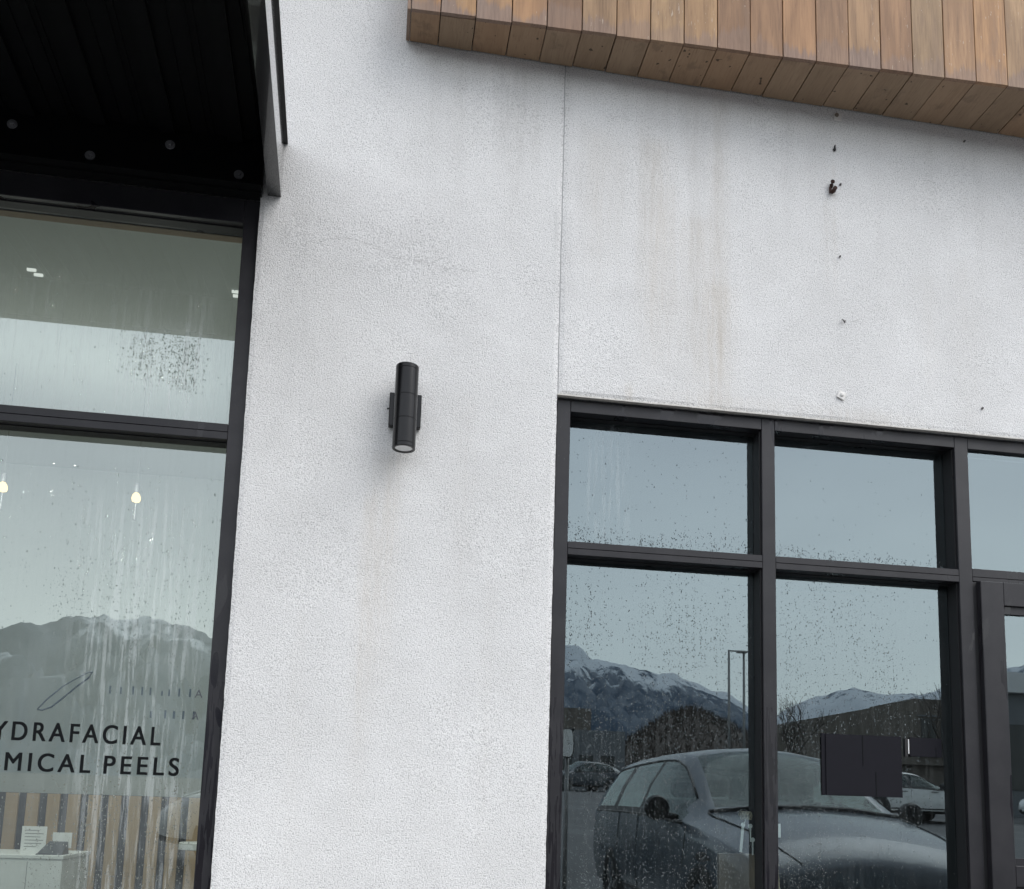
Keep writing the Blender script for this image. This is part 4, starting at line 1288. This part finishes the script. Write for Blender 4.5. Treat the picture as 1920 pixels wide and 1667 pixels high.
def car(name, label, cat, tab, paint, loc, heading, group, scale=1.0, gh=None):
    """heading: angle of the nose in the ground plane"""
    t_ = thing(name, label, cat, group, loc, heading)
    t_.scale = (scale,) * 3
    gh = gh or dict(rear=-1.95, side0=-1.72, side1=0.74, bp=-0.42, ws0=0.10, ws1=0.95, rw0=-2.05, rw1=-1.45)
    L0, L1 = tab[0][0], tab[-1][0]
    N = 56
    rings = []
    for i in range(N + 1):
        a = L0 + (L1 - L0) * i / N
        zl, hl, zb, hb, zr, hr, zc = catmull(tab, a)
        half = [(0, zl), (hl * .86, zl), (hl * .97, zl + .07), (hl + .012, zl + (zb - zl) * .45), (hl * .3 + hb * .7 + .008, zl + (zb - zl) * .82), (hb, zb)]
        for f in (0.12, 0.5, 0.88):
            bul = 0.035 * math.sin(PI * f) * min(1, (zr - zb) / .3)
            half.append((hb + (hr - hb) * f + bul, zb + (zr - zb) * f))
        half.append((hr, zr))
        for f in (0.10, 0.5, 1.0):
            half.append((hr * (1 - f), zr + (zc - zr) * math.sin(f * PI / 2)))
        rings.append((a, half))
    nh = len(rings[0][1])
    cats = {'body': MB(), 'windscreen': MB(), 'rear_window': MB(), 'side_window': MB(), 'side_window2': MB(), 'side_window3': MB(), 'side_window4': MB(), 'black_trim': MB()}
    idx = {}
    for sgn in (1, -1):
        for i in range(N):
            (a0, h0), (a1, h1) = rings[i], rings[i + 1]
            am = (a0 + a1) / 2
            for j in range(nh - 1):
                q = [(a0, sgn * h0[j][0], h0[j][1]), (a1, sgn * h1[j][0], h1[j][1]), (a1, sgn * h1[j + 1][0], h1[j + 1][1]), (a0, sgn * h0[j + 1][0], h0[j + 1][1])]
                dst = 'body'
                if j in (6, 7) and gh['side0'] < am < gh['side1'] + 0.12 * (7 - j):
                    if abs(am - gh['bp']) < 0.05 or abs(am - gh.get('cp', 9)) < 0.05:
                        dst = 'black_trim'
                    else:
                        dst = ('side_window' if am > gh['bp'] else 'side_window2') if sgn > 0 else ('side_window3' if am > gh['bp'] else 'side_window4')
                elif j in (5, 8) and gh['side0'] - .05 < am < gh['side1'] + 0.05:
                    dst = 'body' if j == 8 else 'black_trim'
                elif j >= 10 and gh['ws0'] < am < gh['ws1'] or j == 9 and gh['ws0'] < am < gh['ws1'] and False:
                    dst = 'windscreen'
                elif j >= 9 and gh['rw0'] < am < gh['rw1']:
                    dst = 'rear_window'
                elif j <= 1:
                    dst = 'black_trim'
                cats[dst].add(q, [(0, 1, 2, 3)], 0, True)
    for i in (0, N):
        a, h = rings[i]
        full = [(a, y, z) for y, z in h] + [(a, -y, z) for y, z in h[-2:0:-1]]
        cats['body'].add(full, [tuple(range(len(full)))], 0, False)
    for nm, m_ in cats.items():
        if not m_.v:
            continue
        mat = {'body': M[paint], 'black_trim': M['car_trim']}.get(nm, M['car_glass'])
        ob = m_.build(nm.rstrip('234'), mat, t_)
        bm = bmesh.new()
        bm.from_mesh(ob.data)
        bmesh.ops.remove_doubles(bm, verts=bm.verts, dist=0.0006)
        bmesh.ops.recalc_face_normals(bm, faces=bm.faces)
        bm.to_mesh(ob.data)
        bm.free()
    for a in (-1.44, 1.44):
        for s in (1, -1):
            y = s * 0.80
            arch = MB().lathe([(0.44, s * .922), (0.0001, s * .930)], (a, 0, .36), 'Y', 28, 0, False)
            w_ = arch.build('wheel', M['car_trim'], t_)
            MB().lathe([(0.22, s * .935), (0.25, s * .957), (0.33, s * .957), (0.355, s * .94), (0.36, s * .80), (0.33, s * .72)], (a, 0, .36), 'Y', 32).build('tyre', M['tyre'], w_)
            rm = MB().lathe([(0.0001, s * .952), (0.06, s * .952), (0.07, s * .945)], (a, 0, .36), 'Y', 20)
            for q in range(5):
                t2 = 2 * PI * q / 5
                ca, sa = math.cos(t2), math.sin(t2)
                p = [(-.03, .05), (.03, .05), (.045, .24), (-.045, .24)]
                rm.add([(a + ca * r - sa * wv, s * .947, .36 + sa * r + ca * wv) for wv, r in p] + [(a + ca * r - sa * wv, s * .936, .36 + sa * r + ca * wv) for wv, r in p],
                       [(0, 1, 2, 3), (4, 5, 6, 7), (0, 1, 5, 4), (1, 2, 6, 5), (2, 3, 7, 6), (3, 0, 4, 7)])
            rm.build('rim', M['rim'], w_)
    for s in (1, -1):
        z0 = catmull(tab, 0.62)[2]
        m_ = MB()
        m_.tube([(0.66, s * .88, z0 + .03), (0.64, s * .97, z0 + .05)], [.03, .025], 8)
        m_.lathe([(0.0001, -.07), (.06, -.065), (.095, -.02), (.10, .03), (.085, .06), (0.0001, .065)], (0.62, s * 1.03, z0 + .10), 'X', 16)
        m_.build('door_mirror', M['car_trim'], t_)
        zl, hl, zb, hb, zr, hr, zc = catmull(tab, 2.02)
        m_ = MB()
        m_.add([(2.27, s * .50, .66), (2.05, s * .835, .70), (1.86, s * .885, .80), (1.98, s * .80, .815), (2.16, s * .62, .76), (2.285, s * .50, .63), (2.07, s * .85, .665), (1.84, s * .90, .775)],
               [(0, 1, 2, 3, 4), (5, 6, 1, 0), (6, 7, 2, 1)])
        m_.build('headlight', M['headlight'], t_)
    for s in (1, -1):
        for a in (0.05, -0.85):
            MB().box(a - .14, a + .02, s * .36 - .24, s * .36 + .24, .55, 1.18, c=.05).box(a - .12, a - .02, s * .36 - .13, s * .36 + .13, 1.2, 1.38, c=.04).build('seat', M['seat'], t_)
    def side_pt(a, f, s, off=.004):
        zl, hl, zb, hb, zr, hr, zc = catmull(tab, a)
        prof_ = [(hl * .97, zl + .07), (hl + .012, zl + (zb - zl) * .45), (hl * .3 + hb * .7 + .008, zl + (zb - zl) * .82), (hb, zb)]
        q = f * 3
        i = min(2, int(q))
        u = q - i
        return (a, s * (prof_[i][0] + (prof_[i + 1][0] - prof_[i][0]) * u + off), prof_[i][1] + (prof_[i + 1][1] - prof_[i][1]) * u)
    for s in (1, -1):
        for a in (0.98, gh['bp'], -1.18):
            MB().tube([side_pt(a + (.05 * (1 - f) if a > .5 else 0), f, s, .001) for f in (0, .25, .5, .75, 1)], 0.005, 4, 0, False).build('door_seam', M['car_trim'], t_)
        MB().tube([side_pt(a, .08, s, .004) for a in (-.95, -.4, .2, .9)], 0.02, 5).build('sill_trim', M['car_trim'], t_)
        pts = []
        for q in range(9):
            a = 1.0 + 1.2 * q / 8
            zl, hl, zb, hb, zr, hr, zc = catmull(tab, a)
            pts.append((a, s * (hr + .01), zr + .002))
        MB().tube(pts, 0.006, 4, 0, False).build('bonnet_seam', M['car_trim'], t_)
    zl, hl, zb, hb, zr, hr, zc = catmull(tab, 0.97)
    MB().tube([(0.99, -hr, zr), (1.0, -hr * .5, zc - .008), (1.01, 0, zc + .004), (1.0, hr * .5, zc - .008), (0.99, hr, zr)], 0.016, 5).build('cowl', M['car_trim'], t_)
    for s in (1, -1):
        for row in (0.02, 0.90):
            pts = []
            for q in range(13):
                a = gh['side0'] + (gh['side1'] + (0.14 if row < .5 else -0.02) - gh['side0']) * q / 12
                zl, hl, zb, hb, zr, hr, zc = catmull(tab, a)
                bul = 0.035 * math.sin(PI * row) * min(1, (zr - zb) / .3)
                pts.append((a, s * (hb + (hr - hb) * row + bul + .003), zb + (zr - zb) * row))
            MB().tube(pts, 0.011, 5).build('window_trim', M['car_trim'], t_)
    MB().box(0.45, 0.85, -.68, .68, .62, .93, c=.04).build('dashboard', M['seat'], t_)
    MB().box(2.335, 2.39, -.42, .42, .34, .47, c=.01).build('grille', M['car_trim'], t_)
    for s in (1, -1):
        for a in (-.55, .45):
            MB().box(a - .11, a + .11, s * .915 - .012, s * .915 + .012, .845, .868, c=.004).build('door_handle', M['car_trim'], t_)
    return t_


car('parked_van', 'slate grey van parked nose in facing the right shop window', 'car', VAN, 'grey_paint', (3.24, -3.17, 0.29), math.radians(92.6), 'cars in the parking lot', 1.0,
    dict(rear=-2.5, side0=-2.38, side1=0.74, bp=-0.42, cp=-1.45, ws0=0.10, ws1=0.95, rw0=-2.70, rw1=-2.42))
car('parked_suv', 'white suv standing crosswise behind the camera in the lot', 'car', SUV, 'white_car', (-0.1, -7.7, 0.54), math.radians(180), 'cars in the parking lot', 1.0)
car('parked_sedan', 'white sedan standing side on across the parking lot', 'car', SEDAN, 'white_car', (15.0, -20.6, 1.26), math.radians(-6), 'cars in the parking lot', 1.0,
    dict(rear=-1.9, side0=-1.25, side1=0.70, bp=-0.30, ws0=0.10, ws1=0.92, rw0=-1.75, rw1=-1.0))
car('parked_suv', 'dark blue suv far off at the left of the reflection', 'car', SUV, 'dark_car', (10.9, -44.5, 2.3), math.radians(160), 'cars in the parking lot')
car('parked_sedan', 'white sedan further right in the lot beyond the door', 'car', SEDAN, 'white_car', (22.0, -21.5, 1.31), math.radians(174), 'cars in the parking lot', 1.0,
    dict(rear=-1.9, side0=-1.25, side1=0.70, bp=-0.30, ws0=0.10, ws1=0.92, rw0=-1.75, rw1=-1.0))

# ------------------------------------------------------------------ across the lot
for x, lab in ((17.7, 'tall grey lamp post with one arm across the parking lot'), (18.5, 'second tall grey lamp post just right of the first one')):
    t_ = thing('lamp_post', lab, 'lamp post', 'lamp posts across the lot', loc=(x, -40.5, 2.1))
    MB().tube([(0, 0, 0), (0, 0, 7.55)], [.09, .06], 8).build('pole', M['pole'], t_)
    MB().tube([(0, 0, 7.5), (0.75, 0, 7.52)], 0.04, 6).build('arm', M['pole'], t_)
    MB().box(0.45, 0.95, -.14, .14, 7.42, 7.50, c=.01).build('lamp_head', M['pole'], t_)

mp = thing('vehicle_mirror', 'rounded white backed vehicle door mirror on an added slim post facing the shopfront', 'mirror', loc=(1.79, -4.12, 0.33), rz=math.radians(17.5))  # door mirror of an unseen vehicle; the post is added to carry it
MB().tube([(0, 0, 0), (0, 0, 1.55)], 0.02, 8).build('post', M['pole'], mp)
bm_ = MB()
pr = [(0.060 * (1 if abs(math.cos(t)) < .01 else math.copysign(abs(math.cos(t)) ** .6, math.cos(t))), 0.128 * math.copysign(abs(math.sin(t)) ** .6, math.sin(t))) for t in [2 * PI * k / 28 for k in range(28)]]
bm_.add([(x, 0.045, z + 1.63) for x, z in pr] + [(x * 1.15, 0.035, z * 1.07 + 1.63) for x, z in pr] + [(x * .9, 0.0, z * .9 + 1.63) for x, z in pr],
        [tuple(28 + (k if q < 2 else (k + 1) % 28) for q in (0, 1)) for k in range(0)] +
        [(k, (k + 1) % 28, 28 + (k + 1) % 28, 28 + k) for k in range(28)] + [(28 + k, 28 + (k + 1) % 28, 56 + (k + 1) % 28, 56 + k) for k in range(28)] + [tuple(56 + k for k in range(28))], 0, False)
bm_.build('housing', M['car_trim'], mp)
MB().add([(x, 0.046, z + 1.63) for x, z in pr], [tuple(range(28))]).build('mirror_glass', M['mirror'], mp)

b1 = thing('shop_building', 'long low brown shop building with a sloping roof across the lot', 'building', loc=(21, -40, 2.1))
MB().box(-1.2, 10.0, -4, 0, 0, 2.0).build('wall', M['brown_brick'], b1)
MB().add([(-1.3, .6, 2.0), (6.3, .6, 2.0), (6.3, .6, 5.3), (-1.3, .6, 3.7), (-0.5, -4.5, 2.0), (6.3, -4.5, 2.0), (6.3, -4.5, 5.3), (-0.5, -4.5, 3.75)],
         [(0, 1, 2, 3), (4, 5, 6, 7), (0, 1, 5, 4), (1, 2, 6, 5), (2, 3, 7, 6), (3, 0, 4, 7)]).build('roof', M['roof_brown'], b1)
MB().box(6.32, 10.0, -4, 0.3, 2.01, 5.4).build('tower', M['brown_brick'], b1)
for x in (6.7, 7.8, 8.9):
    w_ = MB().box(x, x + .8, 0.25, 0.33, 2.6, 4.4).build('window', M['dark_window'], b1)
    MB().box(x - .06, x + .86, 0.30, 0.40, 2.5, 2.58).build('sill', M['grey_clad'], w_)
for x in (-0.8, 1.0, 2.8, 4.6):
    MB().box(x, x + 1.3, -.05, 0.03, 0.4, 1.7).build('window', M['dark_window'], b1)
for z in (4.5, 3.1):
    MB().box(6.3, 10.02, 0.31, 0.37, z, z + .07).build('band', M['grey_clad'], b1)
b2 = thing('low_building', 'low dark brown building with grey wing at far left of the lot', 'building', loc=(12.6, -56, 2.5))
MB().box(-3, 1.6, -6, 0, 0, 5.5).build('wall', M['brown_brick'], b2)
MB().box(-1.5, 3.4, 0.01, 2, 0, 3.9).build('wing', M['grey_clad'], b2)
for x in (-1.0, 0.4, 1.8):
    MB().box(x, x + .9, 1.95, 2.05, 1.0, 2.3).build('window', M['dark_window'], b2)
b3 = thing('white_building', 'white topped building with dark lower walls beyond the door reflection', 'building', loc=(24.5, -26.5, 1.5))
MB().box(-2.6, 6, -1.2, 0, 4.55, 5.3).build('fascia', M['white_clad'], b3)
MB().box(-2.2, 6, -1.1, -0.3, 0, 4.54).build('wall', M['grey_clad'], b3)
for k in range(4):
    MB().box(-1.6 + k * 1.6, -.5 + k * 1.6, -.35, -.26, 1.0, 3.4).build('window', M['dark_window'], b3)


def bare_tree(x, y, h, seed, label):
    r_ = random.Random(seed)
    t_ = thing('bare_tree', label, 'tree', 'bare winter trees beyond the lot', loc=(x, y, ground_z(y) - .05))
    tr, cr = MB(), MB()

    def grow(p, d, ln, rad, depth):
        pts = [p]
        for _ in range(3):
            d = (d + Vector((r_.uniform(-.18, .18), r_.uniform(-.18, .18), r_.uniform(-.02, .14)))).normalized()
            pts.append(pts[-1] + d * ln / 3)
        (tr if depth == 0 else cr).tube(pts, [rad, rad * .88, rad * .78, rad * .66], 5 if depth < 2 else 3, 0, False)
        if depth < 5:
            for _ in range(3 if depth < 4 else 2):
                nd = (d + Vector((r_.uniform(-.8, .8), r_.uniform(-.8, .8), r_.uniform(-.1, .6)))).normalized()
                grow(pts[-1] if r_.random() < .6 else pts[2], nd, ln * r_.uniform(.6, .8), rad * .6, depth + 1)
    grow(Vector((0, 0, 0)), Vector((0, 0, 1)), h * .32, h * .018, 0)
    tr.build('trunk', M['bark'], t_)
    cr.build('crown', M['bark'], t_)


bare_tree(16.4, -30.5, 5.2, 1, 'thin bare tree between the lamp posts and the brown shop')
bare_tree(17.6, -33.0, 4.4, 2, 'smaller bare tree right of the thin bare tree')
bare_tree(23.9, -31.0, 6.4, 3, 'tall bare tree at the right end of brown shop')
bare_tree(24.6, -29.0, 5.6, 5, 'bare tree in front of the white topped building')

# scrub covered rise behind the lot: one mass of bare brush
r_ = random.Random(5)
BR = [(8, .02), (12.5, .05), (14.6, .066), (16.2, .082), (18.1, .105), (19.4, .112), (20.3, .110), (21.9, .097), (23.1, .084), (26, .074), (31, .06), (36, .03)]
rise = MB()
vs = []
na, ne = 60, 12
for i in range(na + 1):
    az = 8 + 28 * i / na
    for j in range(ne + 1):
        u = j / ne
        d = 170 + 130 * u
        h = interp(BR, az) * 225 * math.sin(PI * min(1, u * 1.02)) ** .8
        vs.append((math.sin(math.radians(az)) * d, -math.cos(math.radians(az)) * d, 3.5 + max(0, h - 2.5)))
w = ne + 1
rise.add(vs, [(i * w + j, i * w + j + 1, (i + 1) * w + j + 1, (i + 1) * w + j) for i in range(na) for j in range(ne)], 0, True)
tag(rise.build('hill', M['brush']), kind='structure')
sc_ = MB()
for k in range(5200):
    az = r_.uniform(9, 35)
    u = r_.uniform(0.05, 0.75)
    d = 170 + 130 * u
    h = interp(BR, az) * 225 * math.sin(PI * u * 1.02) ** .8
    p = Vector((math.sin(math.radians(az)) * d, -math.cos(math.radians(az)) * d, 3.4 + max(0, h - 2.5)))
    ln_ = r_.uniform(1.0, 2.6)
    for q in range(3):
        e = p + Vector((r_.uniform(-1.1, 1.1), r_.uniform(-1.1, 1.1), ln_ * r_.uniform(.7, 1)))
        s_ = Vector((r_.uniform(.06, .16), r_.uniform(-.1, .1), 0))
        sc_.add([p - s_, p + s_, e], [(0, 1, 2)])
tag(sc_.build('scrub', M['brush']), kind='stuff')
